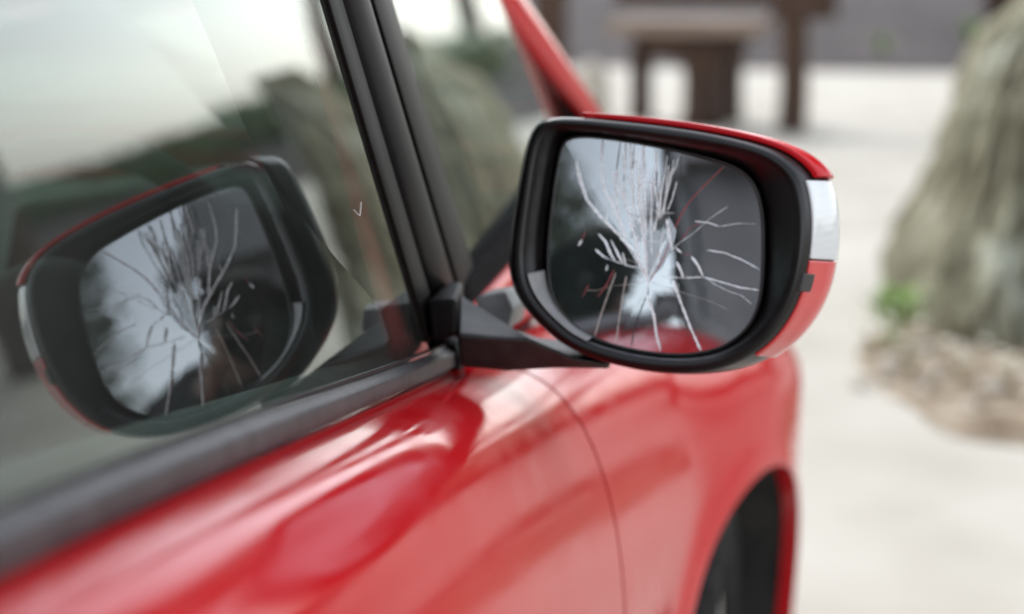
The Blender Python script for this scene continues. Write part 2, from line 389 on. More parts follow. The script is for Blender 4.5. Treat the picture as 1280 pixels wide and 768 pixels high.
    for i in range(25):
        t = i/24; y = lerp(.128, 1.0, t); x1, z1 = lerp(.043, .036, t), lerp(.936, .975, t)
        rows.append([Vector((lerp(xb(y)-.002, x1, k/6)+.010*math.sin(math.pi*k/6), y, lerp(zb(y)+.003, z1, k/6))) for k in range(7)])
    mb.add([p for r in rows for p in r], [(i*7+j, (i+1)*7+j, (i+1)*7+j+1, i*7+j+1) for i in range(24) for j in range(6)]); P(mb).build('fender_shoulder', M['paint'], car, solid=.004)
    # red front pillar running into the roof rail
    path = [apil(z) for z in (1.0, 1.02, 1.043, 1.08, 1.12, 1.177, 1.22, 1.27, 1.32, 1.37, 1.41)]
    path += [Vector((-.088, -.27, 1.455)), Vector((-.098, -.50, 1.478)), Vector((-.10, -.9, 1.49)), Vector((-.105, -1.4, 1.485)), Vector((-.12, -1.85, 1.46))]
    mb = MB(); rings = []
    for i, p in enumerate(path):
        k = min(1, i/10)
        rings.append([p+Vector((math.cos(q)*lerp(.0102, .03, k), -.25*math.cos(q)*.02+math.sin(q)*.026*(1-.6*k), math.sin(q)*lerp(.006, .035, k))) for q in [2*math.pi*j/16 for j in range(16)]])
    mb.loft(rings); P(mb).build('front_pillar', M['paint'], car)
    mb = MB(); rings = []
    for i, p in enumerate(path[:11]):
        q = p+Vector((-.014, -.010, 0)); k = lerp(.020, .004, min(1, i/6))
        rings.append([q+Vector(d) for d in [(.004, 0, 0), (.003, -k-.01, 0), (-.010, -k-.01, 0), (-.012, .01, 0)]])
    mb.loft(rings); P(mb).build('pillar_seal', M['matt_black'], car)
    mb = MB()
    mb.prism([Vector((gx(y, z)+.001, y, z)) for y, z in [(-.02, RAIL-.01), (-.25, RAIL-.012), (-1.85, RAIL-.012), (-1.85, RAIL+.035), (-.25, RAIL+.03)]], (-.03, 0, 0)); P(mb).build('roof_rail_trim', M['black'], car, smooth=False)
    # interior trim seen through the glass
    mb = MB()
    mb.prism([Vector((gx(y, z)-.045, y, z)) for y, z in [(-.20, 1.195), (-.163, 1.151), (-.133, 1.109), (-.07, 1.043), (-.042, .994), (-.045, .954), (-.04, .90), (.16, .90), (.14, .98), (.085, 1.09), (-.16, 1.42), (-.36, 1.42)]], (-.03, 0, 0)); P(mb).build('pillar_trim', M['interior'], car, smooth=False, bevel=.008)
    mb = MB(); rings = []
    for z in [lerp(.915, 1.30, i/9) for i in range(10)]:
        yc = lerp(.020, -.075, (z-.915)/.25)-.25*max(0, z-1.165)
        rings.append([Vector((gx(yc, z)-.020, yc-.045, z)), Vector((gx(yc, z)-.012, yc-.036, z)), Vector((gx(yc, z)-.012, yc-.002, z)), Vector((gx(yc, z)-.020, yc+.005, z))])
    mb.loft(rings); P(mb).build('painted_pillar_flange', M['flange'], car)
    mb = MB(); rings = []
    for i in range(21):
        y = lerp(-.97, .14, i/20); g = gx(y, zg(y)); z = zb(y)+.012
        rings.append([Vector(q) for q in [(g-.008, y, z), (g-.03, y, z+.006), (g-.07, y, z-.004), (g-.085, y, z-.03), (g-.09, y, z-.5), (g-.02, y, z-.5)]])
    mb.loft(rings); P(mb).build('door_trim', M['dash'], door)
    # quarter trim
    mb = MB()
    q_ = [(.215, 1.186), (.33, 1.093), (.44, 1.007), (.52, .966), (.62, .945), (.80, .93), (.80, .90), (.22, .90), (.10, 1.0), (.03, 1.10), (-.03, 1.20), (-.15, 1.40), (.0, 1.40)]
    mb.prism([Vector((gx(y, z)-.025+.02*max(0, y-.3), y, z)) for y, z in q_], (-.02, 0, 0)); P(mb).build('quarter_trim', M['interior'], car, smooth=False, bevel=.005)
    # door handle
    mb = MB(); hy = -.84; hx = skin_x(hy, .90)
    mb.tube([(hx-.01, hy-.09, .905), (hx+.025, hy-.075, .905), (hx+.034, hy, .905), (hx+.025, hy+.075, .905), (hx-.01, hy+.09, .905)], .011, 10); P(mb).build('door_handle', M['paint'], door)
    mb = MB(); hy = -1.50; hx = skin_x(hy, .94)
    mb.tube([(hx-.01, hy-.09, .945), (hx+.025, hy-.075, .945), (hx+.034, hy, .945), (hx+.025, hy+.075, .945), (hx-.01, hy+.09, .945)], .011, 10); P(mb).build('door_handle', M['paint'], rdoor)
    # wheels
    for a in AXLES:
        mb = MB(); cx = .226 if a > 0 else .215
        prof = [(.19, -.20), (.27, -.205), (.298, -.19), (.308, -.16), (.310, -.10), (.308, -.04), (.298, -.012), (.285, .0), (.26, .005), (.235, .002), (.205, -.008), (.198, -.02), (.19, -.03)]
        mb.lathe(prof, (cx, a, .31), (1, 0, 0), 64); wh = P(mb).build('wheel', M['rubber'], car)
        mb = MB(); mb.lathe([(.06, -.18), (.197, -.19), (.200, -.02), (.192, -.012), (.183, -.022), (.178, -.05), (.05, -.04), (.045, -.022), (.03, -.016)], (cx, a, .31), (1, 0, 0), 48)
        for k in range(8):
            q = 2*math.pi*k/8
            def pt(r, t, h): return Vector((cx+h, a+math.cos(q+t)*r, .31+math.sin(q+t)*r))
            mb.loft([[pt(.04, -.35, -.02), pt(.04, .35, -.02), pt(.04, .35, -.045), pt(.04, -.35, -.045)], [pt(.185, -.10, -.022), pt(.185, .10, -.022), pt(.185, .10, -.05), pt(.185, -.10, -.05)]])
        P(mb).build('rim', M['alloy'], wh, bevel=.002)
        mb = MB()
        for k in range(72):
            q = 2*math.pi*k/72; dq = .028
            for (h0, h1) in ((-.19, -.145), (-.135, -.075), (-.065, -.02)):
                def pt(r, t, h): return (cx+h, a+math.cos(q+t)*r, .31+math.sin(q+t)*r)
                mb.add([pt(.307, -dq, h0), pt(.307, dq, h0), pt(.307, dq+.01, h1), pt(.307, -dq+.01, h1), pt(.314, -dq, h0), pt(.314, dq, h0), pt(.314, dq+.01, h1), pt(.314, -dq+.01, h1)], [(4, 5, 6, 7), (0, 1, 5, 4), (1, 2, 6, 5), (2, 3, 7, 6), (3, 0, 4, 7)])
        t_ = P(mb).build('tread', M['rubber'], wh, smooth=False); t_['kind'] = 'stuff'
        mb = MB(); n = 24; v = []
        for k in range(n+1):
            q = math.pi*k/n; r = ARCH+.004; y = a-math.cos(q)*r; z = .305+math.sin(q)*r
            v += [(skin_x(y, z)-.016, y, z), (-.14, y, z)]
        v = [(v[0][0], v[0][1], .16), (-.14, v[1][1], .16)]+v+[(v[-2][0], v[-2][1], .16), (-.14, v[-1][1], .16)]; n += 2
        mb.add(v, [(2*k, 2*k+1, 2*k+3, 2*k+2) for k in range(n)]); mb.add([(-.14, a-.37, .2), (-.14, a+.37, .2), (-.14, a+.37, .69), (-.14, a-.37, .69)], [(0, 1, 2, 3)])
        P(mb).build('wheel_liner', M['liner'], car)
    # seats
    mb = MB(); sx = -.30
    mb.loft([[Vector((sx+dx*1.0, y, z)) for dx, y, z in [(-.23, -.72, .36), (.23, -.72, .36), (.23, -.15, .38), (-.23, -.15, .38)]], [Vector((sx+dx, y, z)) for dx, y, z in [(-.25, -.74, .50), (.25, -.74, .50), (.25, -.12, .53), (-.25, -.12, .53)]]])
    mb.loft([[Vector((sx+dx, y, z)) for dx, y, z in [(-.23, -.60, .5), (.23, -.60, .5), (.23, -.74, .5), (-.23, -.74, .5)]], [Vector((sx+dx, y, z)) for dx, y, z in [(-.25, -.66, .8), (.25, -.66, .8), (.25, -.80, .8), (-.25, -.80, .8)]], [Vector((sx+dx, y, z)) for dx, y, z in [(-.17, -.77, 1.04), (.17, -.77, 1.04), (.17, -.86, 1.04), (-.17, -.86, 1.04)]]])
    st_ = P(mb).build('seat', M['fabric'], car, bevel=.03, seg=4)
    mb = MB(); mb.box((sx-.13, -.90, 1.08), (sx+.13, -.80, 1.26)); mb.tube([(sx-.05, -.83, 1.0), (sx-.05, -.85, 1.12)], .008); mb.tube([(sx+.05, -.83, 1.0), (sx+.05, -.85, 1.12)], .008)
    P(mb).build('headrest', M['fabric'], st_, bevel=.03, seg=4)
    # lamps
    mb = MB(); pl = [Vector((skin_x(y, z)+.004 if y < 1.1 else .14-.9*(y-1.12), y, z)) for y, z in [(1.125, .62), (1.125, .745), (1.24, .70), (1.27, .60)]]
    mb.prism(pl, (-.05, .01, 0)); P(mb).build('headlight', M['lamp'], car, bevel=.01)
    mb = MB(); mb.prism([Vector((.075, y, z)) for y, z in [(-2.335, .80), (-2.335, 1.02), (-2.40, 1.0), (-2.44, .80)]], (-.14, -.02, 0)); P(mb).build('tail_light', M['lens_r'], car, bevel=.01)

# body across the car
def across(name, rows, mat, parent=car, n=24, solid=0):
    """rows: (y_edge, y_mid, x_edge, z_edge, crown)"""
    v = []; f = []
    for ye, ym, xe, ze, cr in rows:
        for j in range(n+1):
            t = 2*j/n-1; k = 1-t*t
            v.append(Vector((XC+(xe-XC)*t, ye+(ym-ye)*k, ze+cr*(1-abs(t)**2.4))))
    m = n+1
    for i in range(len(rows)-1):
        for j in range(n): f.append((i*m+j, i*m+j+1, (i+1)*m+j+1, (i+1)*m+j))
    return mesh(name, v, f, M[mat], parent, solid=solid)
across('bonnet', [(.99, 1.17, .034, .968, .0), (1.04, 1.21, .0, .87, .07), (1.12, 1.28, -.06, .80, .09), (1.2, 1.34, -.12, .74, .095), (1.26, 1.38, -.18, .70, .09)], 'paint', solid=.006)
across('windscreen', [(1.03, 1.20, .02, .985, .0)]+[(apil(z).y, apil(z).y+.19-.30*(z-.98)**1.0*.3, apil(z).x-.012, z, .02*(z-.98)/.4) for z in (1.03, 1.08, 1.15, 1.22, 1.29, 1.36, 1.41)]+[(-.235, -.10, -.095, 1.452, .03)], 'screen', solid=.006)
across('cowl', [(1.0, 1.165, .0, .94, .01), (1.035, 1.21, .02, .984, .0)], 'black', solid=.01)
across('roof', [(-.24, -.105, -.10, 1.455, .035), (-.5, -.42, -.108, 1.485, .05), (-.9, -.9, -.11, 1.498, .06), (-1.4, -1.45, -.115, 1.492, .06), (-1.85, -2.02, -.13, 1.46, .06)], 'paint', solid=.008)
across('rear_window', [(-1.86, -2.03, -.14, 1.452, .05), (-2.02, -2.22, -.06, 1.25, .02), (-2.12, -2.34, .0, 1.10, 0)], 'screen', solid=.006)
across('tailgate', [(-2.13, -2.345, .02, 1.09, 0), (-2.30, -2.44, .04, .9, 0), (-2.34, -2.47, .04, .66, 0)], 'paint', solid=.008)
across('rear_bumper', [(-2.335, -2.48, .09, .655, 0), (-2.34, -2.53, .10, .5, 0), (-2.33, -2.52, .09, .34, 0), (-2.3, -2.45, .06, .24, 0)], 'paint', solid=.01)
across('front_bumper', [(1.125, 1.40, .205, .56, .12), (1.125, 1.44, .21, .5, .06), (1.125, 1.45, .20, .40, .0), (1.125, 1.42, .18, .24, 0)], 'paint', solid=.01)
mb = MB(); mb.box((XC-.40, 1.24, .57), (XC+.40, 1.335, .69)); mb.build('grille', M['black'], car, bevel=.01)
mb = MB(); mb.box((2*XC-.13, -2.3, .20), (.13, -1.55, .30)); mb.box((2*XC-.17, -1.40, .20), (.17, .34, .34)); mb.box((2*XC+.15, -1.55, .2), (-.15, 1.2, .42)); mb.build('floor_pan', M['liner'], car, smooth=False)
mb = MB(); mb.box((2*XC+.02, -1.9, 1.425), (-.02-.09, -.3, 1.44)); mb.build('headliner', M['dash'], car, smooth=False)
# dashboard, steering wheel, bench
mb = MB(); rings = []
for i in range(13):
    x = lerp(-.045, 2*XC+.045, i/12)
    rings.append([Vector((x, y, z)) for y, z in [(.30, .62), (.22, .78), (.26, .875), (.36, .915), (.50, .925), (.72, .915), (.90, .93), (.95, .90), (.9, .5), (.4, .5)]])
mb.loft(rings); mb.build('dashboard', M['dash'], car, bevel=.012, seg=3)
mb = MB(); mb.loft([[Vector((x, y, z)) for x, z in [(-.14, .90), (-.46, .90), (-.44, .985), (-.30, 1.005), (-.16, .985)]] for y in (.30, .50)]); mb.build('instrument_hood', M['interior'], car, bevel=.012, seg=3)
wc = Vector((-.30, .08, .90)); wn = Vector((0, -.86, .5)).normalized(); wa = Vector((1, 0, 0)); wb = wn.cross(wa)
mb = MB(); rings = []
for i in range(49):
    q = 2*math.pi*i/48; d = wa*math.cos(q)+wb*math.sin(q)
    rings.append([wc+d*(.18+.014*math.cos(p))+wn*.014*math.sin(p) for p in [2*math.pi*j/10 for j in range(10)]])
mb.loft(rings, True, False)
sw = mb.build('steering_wheel', M['interior'], car)
mb = MB(); mb.lathe([(.02, -.05), (.075, -.02), (.08, .0), (.06, .018), (.02, .022)], wc, wn, 32)
for q in (0, math.pi, -math.pi/2):
    d = wa*math.cos(q)+wb*math.sin(q); mb.tube([wc+d*.06, wc+d*.175], [.022, .015], 8)
mb.tube([wc-wn*.02, wc-wn*.30], .03, 10)
mb.build('hub', M['interior'], sw)
mb = MB(); mb.loft([[Vector((x, y, z)) for y, z in [(-1.25, .35), (-1.25, .55), (-1.62, .55), (-1.72, 1.0), (-1.86, 1.0), (-1.80, .35)]] for x in (-.12, 2*XC+.12)]); mb.build('rear_bench', M['fabric'], car, bevel=.03, seg=3)

# chips in the door glass
fd = [o for o in car.children if o.name.startswith('front_door')][0]
for y, z, pts, r in [(-.147, 1.054, [(-.010, .004), (-.004, .0005), (.002, -.0015), (.005, .0005), (.009, .0035), (.011, .006)], .0004)]:
    mb = MB(); mb.tube([Vector((gx(y+a, z+b)-.0002, y+a, z+b)) for a, b in pts], r, 5); mb.build('glass_chip', M['crack_t'], fd)

# ------------------------------------------------------------------ wing mirror
M0 = Vector((.2260, -.0148, 1.0170)); EZ = Vector((-.0563, -.9839, .1685)).normalized(); EX = Vector((.9984, -.0571, 0)).normalized(); EY = EZ.cross(EX)
def ML(x, y, z): return M0+EX*x+EY*y+EZ*z
OUT = [(-90.5, 86.2), (-98.1, 80.9), (-102.8, 68.5), (-107.8, 32.5), (-111.4, -6.1), (-109.7, -26.6), (-101.8, -43.0), (-86.5, -58.9), (-67.5, -73.2), (-41.0, -81.8), (-7.4, -86.8), (25.4, -85.3), (50.0, -77.5), (71.5, -61.3), (85.1, -39.5), (92.3, -14.5), (94.2, 19.9), (89.2, 47.9), (80.1, 59.9), (62.5, 70.4), (27.5, 78.2), (-12.9, 83.4), (-59.2, 86.9), (-80.0, 87.4)]
GLS = [(-82.0, 67.8), (-85.7, 34.0), (-88.0, -5.0), (-86.3, -30.9), (-79.4, -46.2), (-66.9, -58.5), (-47.9, -67.8), (-24.1, -72.9), (7.0, -74.9), (32.4, -70.3), (49.5, -59.7), (60.1, -43.9), (63.3, -23.6), (62.3, 11.5), (59.5, 34.0), (51.7, 50.1), (38.7, 58.4), (15.7, 64.1), (-15.3, 70.1), (-52.0, 75.0), (-75.7, 75.2)]
NA = 128
def polar(pts, c, n=NA):
    """closed smooth outline -> radius at n angles about c"""
    q = [(a[0]/1000, a[1]/1000) for a in pts]
    for _ in range(2):
        r = []
        for i in range(len(q)):
            a, b = q[i], q[(i+1) % len(q)]; r += [(.75*a[0]+.25*b[0], .75*a[1]+.25*b[1]), (.25*a[0]+.75*b[0], .25*a[1]+.75*b[1])]
        q = r
    out = []
    for k in range(n):
        t = 2*math.pi*k/n; dx, dy = math.cos(t), math.sin(t); best = .05
        for i in range(len(q)):
            ax, ay = q[i][0]-c[0], q[i][1]-c[1]; bx, by = q[(i+1) % len(q)][0]-c[0], q[(i+1) % len(q)][1]-c[1]
            ex, ey = bx-ax, by-ay; den = dx*ey-dy*ex
            if abs(den) < 1e-12: continue
            s = (ax*ey-ay*ex)/den; u = (ax*dy-ay*dx)/den
            if s > 0 and -1e-6 <= u <= 1+1e-6: best = s
        out.append(best)
    return out
MCX, MCY = -.010, .003
RO = polar(OUT, (MCX, MCY)); RG = polar(GLS, (MCX, MCY))
DEP = [(0, .003), (.12, .014), (.35, .035), (.6, .060), (.8, .078), (1, .090)]
SCL = [(0, 1), (.12, 1.015), (.35, 1.03), (.6, .97), (.8, .80), (1, .45)]
PSH = [(0, 0), (.12, .005), (.35, .015), (.6, .014), (.8, .006), (1, 0)]
def shell(k, t, off=0):
    """k: index (may be fractional) round the outline, t: 0 at the rim .. 1 at the back"""
    k %= NA; i = int(k); r = lerp(RO[i], RO[(i+1) % NA], k-i); a = 2*math.pi*k/NA
    s = interp(SCL, t)*r+off; px = interp(PSH, t)*(max(0, math.cos(a))+.5*min(0, math.cos(a)))
    return ML(MCX+math.cos(a)*s+px, MCY+math.sin(a)*s, -interp(DEP, t))
def ringr(rad, z): return [ML(MCX+math.cos(2*math.pi*k/NA)*rad[k], MCY+math.sin(2*math.pi*k/NA)*rad[k], z) for k in range(NA)]
lip = [RO[k]-.0085 for k in range(NA)]
inn = [lerp(RG[k], lip[k], .25)+.001 for k in range(NA)]
rings = [ringr([r*.98 for r in RG], -.032), ringr([r+.004 for r in RG], -.030), ringr([r+.0045 for r in RG], -.022), ringr(inn, -.019), ringr([lerp(RG[k], lip[k], .85) for k in range(NA)], -.007), ringr(lip, -.0025), ringr([r-.0068 for r in RO], -.0006), ringr([r-.0045 for r in RO], 0), ringr([r-.0022 for r in RO], -.0006)]
rings += [[shell(k, t) for k in range(NA)] for t in (0, .06, .12, .22, .35, .48, .6, .7, .8, .9, 1)]
mb = MB(); mb.loft(rings)
wm = mb.build('wing_mirror', M['mirror_shell'], car); wm['label'] = 'black door mirror with shattered glass and red cap'
# pale plastic piece of the bowl low on the car side
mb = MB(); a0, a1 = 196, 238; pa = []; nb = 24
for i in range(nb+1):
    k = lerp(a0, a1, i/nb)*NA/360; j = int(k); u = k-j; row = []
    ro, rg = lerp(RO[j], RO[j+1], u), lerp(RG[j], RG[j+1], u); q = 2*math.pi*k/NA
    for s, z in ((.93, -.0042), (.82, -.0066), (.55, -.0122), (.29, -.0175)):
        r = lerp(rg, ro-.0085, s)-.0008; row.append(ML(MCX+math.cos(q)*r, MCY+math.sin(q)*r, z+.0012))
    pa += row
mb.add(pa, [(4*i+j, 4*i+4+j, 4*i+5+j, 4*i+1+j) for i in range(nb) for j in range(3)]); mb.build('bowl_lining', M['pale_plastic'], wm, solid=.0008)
RC = 3.0
MN = (-1.7, 9.8)   # heading and lift of the glass, degrees
_n = Vector((math.sin(R(MN[0]))*math.cos(R(MN[1])), -math.cos(R(MN[0]))*math.cos(R(MN[1])), math.sin(R(MN[1]))))
GX, GY = -_n.dot(EX)/_n.dot(EZ), -_n.dot(EY)/_n.dot(EZ)
def gz(x, y): return -.0178+GX*(x+.012)+GY*y-((x+.012)**2+y*y)/(2*RC)
# the glass is split into shards along the main cracks; each has slipped a fraction of a degree
IMP = (-.0155, -.024); RI = polar(GLS, IMP, 360); rs_ = random.Random(17)
ends = [(-4.4, -72.3), (23.8, -70.6), (61.8, -26.6), (61.7, -12.4), (58.1, 19.1), (33.7, 58.0), (3.6, 65.1), (-14.1, 67.5), (-32.9, 72.8), (-52.3, 73.8), (-71.0, 58.5), (-66.0, -1.2), (-51.7, -64.8), (-36.3, -68.2)]
cuts = sorted(round(math.degrees(math.atan2(y/1000-IMP[1], x/1000-IMP[0]))) % 360 for x, y in ends)
for s in range(len(cuts)):
    a0 = cuts[s]; a1 = cuts[(s+1) % len(cuts)]; a1 += 360 if a1 <= a0 else 0
    tx, ty = rs_.uniform(-.0030, .0030), rs_.uniform(-.0030, .0030)
    def sp(a, q):
        rad = RI[a % 360]*q; x, y = IMP[0]+math.cos(R(a))*rad, IMP[1]+math.sin(R(a))*rad
        return ML(x, y, gz(x, y)+tx*(x-IMP[0])+ty*(y-IMP[1]))
    angs = list(range(a0, a1, 3))+[a1]; v = [sp(a, q/16) for a in angs for q in range(1, 17)]+[sp(a0, 0)]; f = []; z = len(v)-1
    for i in range(len(angs)-1):
        f.append((z, i*16, (i+1)*16)); f += [(i*16+k, i*16+k+1, (i+1)*16+k+1, (i+1)*16+k) for k in range(15)]
    sh_ = mesh('mirror_shard', v, f, M['mirror'], wm, recalc=False)
def gring(d, z): return [ML(MCX+math.cos(2*math.pi*k/NA)*(RG[k]+d), MCY+math.sin(2*math.pi*k/NA)*(RG[k]+d), gz(MCX+math.cos(2*math.pi*k/NA)*RG[k], MCY+math.sin(2*math.pi*k/NA)*RG[k])+z) for k in range(NA)]
mb = MB(); mb.loft([gring(-.0006, .0002), gring(.0006, .0008), gring(.0018, .0002), gring(.0020, -.006)], True, False); mb.build('glass_edge', M['grey_plastic'], wm)
CRK = [
('w',1.10,[(-52.3, 73.8), (-52.6, 63.5), (-52.3, 50.3), (-50.0, 40.1), (-43.5, 28.6), (-38.6, 20.0), (-35.2, 11.3), (-32.6, 4.1)]),
('w',1.40,[(-71.0, 58.5), (-66.6, 43.7), (-61.6, 31.1), (-51.3, 19.7), (-39.9, 9.5), (-26.3, -3.7), (-18.1, -18.2), (-15.7, -24.5)]),
('d',0.70,[(-39.6, 73.4), (-40.4, 65.3), (-41.6, 52.1)]),
('w',0.90,[(-41.6, 52.1), (-41.1, 36.0), (-38.7, 22.9)]),
('w',0.90,[(-35.8, 72.0), (-35.2, 58.2), (-35.8, 50.1)]),
('d',0.80,[(-35.8, 50.1), (-36.0, 45.0)]),
('w',0.70,[(-36.0, 45.0), (-35.6, 36.2), (-34.2, 27.5)]),
('w',0.80,[(-32.9, 72.8), (-30.5, 53.9), (-28.7, 32.1), (-26.8, 23.4), (-24.3, 16.2)]),
('d',0.70,[(-29.9, 72.2), (-29.8, 54.0)]),
('w',1.00,[(-23.2, 71.6), (-22.6, 58.5), (-22.3, 36.7), (-20.9, 22.1), (-19.6, 12.0)]),
('w',1.30,[(-25.9, 51.2), (-25.0, 32.2), (-22.1, 16.3), (-19.2, 3.2), (-17.7, -7.0), (-17.1, -20.1)]),
('w',0.90,[(-14.1, 67.5), (-13.7, 51.5), (-13.7, 42.8), (-11.2, 31.2), (-10.8, 22.5), (-12.9, 10.8)]),
('d',0.80,[(-4.6, 67.1), (-4.6, 59.1)]),
('w',0.60,[(-4.9, 57.6), (-5.5, 47.4), (-5.9, 32.9), (-6.9, 22.7)]),
('d',0.80,[(3.6, 65.1), (3.4, 53.5), (1.5, 46.2)]),
('w',0.50,[(1.5, 46.2), (-1.5, 33.0), (-4.1, 25.7)]),
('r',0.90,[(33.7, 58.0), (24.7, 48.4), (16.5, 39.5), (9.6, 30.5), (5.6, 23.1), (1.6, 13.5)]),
('w',0.90,[(-46.9, 22.6), (-47.3, 15.3)]),
('w',1.20,[(-30.3, 17.4), (-27.7, 10.2), (-25.2, 4.4), (-22.4, -7.2)]),
('w',0.60,[(-16.0, 44.2), (-15.0, 22.4), (-15.1, 10.7), (-13.6, -5.3)]),
('w',1.50,[(-4.2, 19.9), (-2.6, 11.2), (-0.8, 4.0), (0.9, -1.8)]),
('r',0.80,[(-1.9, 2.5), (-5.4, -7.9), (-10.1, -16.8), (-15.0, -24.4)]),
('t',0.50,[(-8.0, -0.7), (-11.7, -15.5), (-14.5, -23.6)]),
('w',1.10,[(-52.2, 7.7), (-46.7, 2.1), (-42.6, -6.6), (-39.4, -10.9)]),
('w',1.10,[(-54.0, -3.4), (-47.7, -8.3), (-43.9, -9.9)]),
('w',0.45,[(-43.9, -9.9), (-34.1, -12.8), (-26.5, -14.7), (-21.3, -15.2)]),
('w',1.20,[(3.0, 0.1), (7.1, -3.2)]),
('w',0.90,[(-43.1, 3.7), (-39.0, -3.5), (-34.1, -12.1)]),
('w',0.90,[(-34.4, -4.8), (-31.8, -13.4)]),
('w',1.20,[(4.2, -9.6), (7.5, -16.0), (9.1, -20.3)]),
('w',1.20,[(14.3, -5.5), (18.9, -11.1), (22.9, -18.9)]),
('w',0.60,[(-7.0, -20.3), (9.1, -20.7), (22.9, -19.4)]),
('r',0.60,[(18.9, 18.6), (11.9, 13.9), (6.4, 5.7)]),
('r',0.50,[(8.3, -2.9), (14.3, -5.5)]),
('w',0.60,[(15.2, 19.1), (24.7, 18.4), (32.8, 16.2)]),
('w',0.30,[(32.8, 16.2), (44.6, 18.6), (58.1, 19.1)]),
('w',1.30,[(-15.2, -34.0), (-10.3, -47.6), (-7.5, -62.3), (-4.4, -72.3)]),
('d',0.90,[(-16.3, -35.1), (-21.0, -48.1), (-23.7, -58.9), (-25.3, -70.8)]),
('w',1.30,[(2.4, -22.6), (8.4, -38.1), (15.6, -54.6), (23.8, -70.6)]),
('w',1.00,[(-15.7, -23.4), (-15.0, -29.8)]),
('d',1.20,[(-15.0, -29.8), (-15.2, -34.2)]),
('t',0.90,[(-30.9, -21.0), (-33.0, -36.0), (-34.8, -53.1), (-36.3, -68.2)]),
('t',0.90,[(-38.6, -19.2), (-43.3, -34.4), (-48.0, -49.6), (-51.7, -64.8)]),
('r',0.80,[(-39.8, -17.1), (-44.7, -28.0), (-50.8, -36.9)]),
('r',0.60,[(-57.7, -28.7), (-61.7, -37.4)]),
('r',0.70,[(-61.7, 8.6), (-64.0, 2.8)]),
('w',1.60,[(-64.0, 2.8), (-66.0, -1.2)]),
('w',0.70,[(24.6, -0.5), (37.3, -2.0), (50.0, -6.7), (61.7, -12.4)]),
('w',0.70,[(23.4, -19.4), (38.3, -22.9), (48.9, -25.6), (61.8, -26.6)]),
('w',1.30,[(-44.9, -14.1), (-45.2, -17.8)]),
('w',0.80,[(-10.5, 51.6), (-9.3, 32.8), (-9.7, 19.6)]),
('w',0.50,[(-6.3, 11.0), (-8.0, -0.7), (-8.9, -12.4)]),
('d',0.60,[(-31.3, 22.5), (-23.7, 20.6), (-13.4, 21.7), (-7.7, 24.1)]),
('w',0.70,[(-43.8, 35.9), (-41.8, 25.8), (-36.9, 15.7)]),
]
rc = random.Random(3)
for k in range(16):                                  # the dense fan of fine cracks above the point of impact
    x = -44+k*3.1+rc.uniform(-1, 1); y0 = rc.uniform(35, 66); y1 = y0-rc.uniform(14, 34); xe = lerp(x, -16, .25+.3*(66-y1)/90)
    CRK.append((rc.choice('wwwwwd'), rc.uniform(.35, .75), [(x, y0), (lerp(x, xe, .3), lerp(y0, y1, .45)), (xe, y1)]))
for a, b, n in (((-36, 27), (2, 24), 5), ((-40, 8), (-4, 2), 5), ((-26, 44), (-2, 46), 4), ((-34, -9), (-12, -12), 4), ((9, -20), (24, -19), 3), ((-16, -24), (-60, -33), 6), ((-15, -24), (40, -40), 6), ((23, -19), (58, -36), 4), ((-1, -2), (37, 31), 5)):
    CRK.append((rc.choice('wt'), .28, [(lerp(a[0], b[0], k/n)+rc.uniform(-.8, .8), lerp(a[1], b[1], k/n)+rc.uniform(-1.2, 1.2)) for k in range(n+1)]))
for kind, wd, pts in CRK:
    q = []
    for i in range(len(pts)-1):
        (x0, y0), (x1, y1) = pts[i], pts[i+1]; L_ = math.hypot(x1-x0, y1-y0); n = max(1, int(L_/2.2))
        for j in range(n):
            t = j/n; jt = .07 if 0 < i+j else 0
            q.append((lerp(x0, x1, t)+rc.uniform(-jt, jt), lerp(y0, y1, t)+rc.uniform(-jt, jt)))
    q.append(pts[-1]); mb = MB(); prev = None; sc_w = .5*wd*(1.2 if kind == 'w' else 1.0)
    for i in range(len(q)-1):                         # a chain of chipped facets, each tipped its own way
        (x0, y0), (x1, y1) = q[i], q[i+1]; dx, dy = x1-x0, y1-y0; L_ = math.hypot(dx, dy) or 1; nx, ny = -dy/L_, dx/L_
        w0 = prev or sc_w*.3; w1 = sc_w*rc.uniform(.55, 1.25)*(.3 if i == len(q)-2 else 1); prev = w1
        cs = [(x0+nx*w0, y0+ny*w0), (x1+nx*w1, y1+ny*w1), (x1-nx*w1, y1-ny*w1), (x0-nx*w0, y0-ny*w0)]; ym = max(p[1] for p in cs)
        tip = rc.choice((1.2, 1.0, .8, .5, .15)) if kind == 'w' else .2
        top = [ML(px/1000, py/1000, gz(px/1000, py/1000)+(.22+tip*(ym-py))/1000) for px, py in cs]; bot = [ML(px/1000, py/1000, gz(px/1000, py/1000)-.0002) for px, py in cs]
        mb.add(top+bot, [(0, 1, 2, 3), (7, 6, 5, 4), (0, 4, 5, 1), (1, 5, 6, 2), (2, 6, 7, 3), (3, 7, 4, 0)])
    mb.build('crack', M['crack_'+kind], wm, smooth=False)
for pts in ([(-15.5, -23), (-8, -1), (-3, 8), (-10, 12)], [(-15.5, -22), (-10, 11), (-16, 22), (-19, 2)], [(-2.5, 8), (0, -1), (-6, -14), (-13, -21)], [(-22, 3), (-20, 14), (-27, 20), (-30, 6)], [(-3, 22), (3, 12), (1, 0), (-4, 10)]):
    mb = MB(); tl = rc.uniform(-.5, .5)
    mb.add([ML(x/1000, y/1000, gz(x/1000, y/1000)+(.24+tl*.012*(x+12))/1000) for x, y in pts], [(0, 1, 2, 3)]); mb.build('glass_shard', M['shard'], wm, smooth=False)
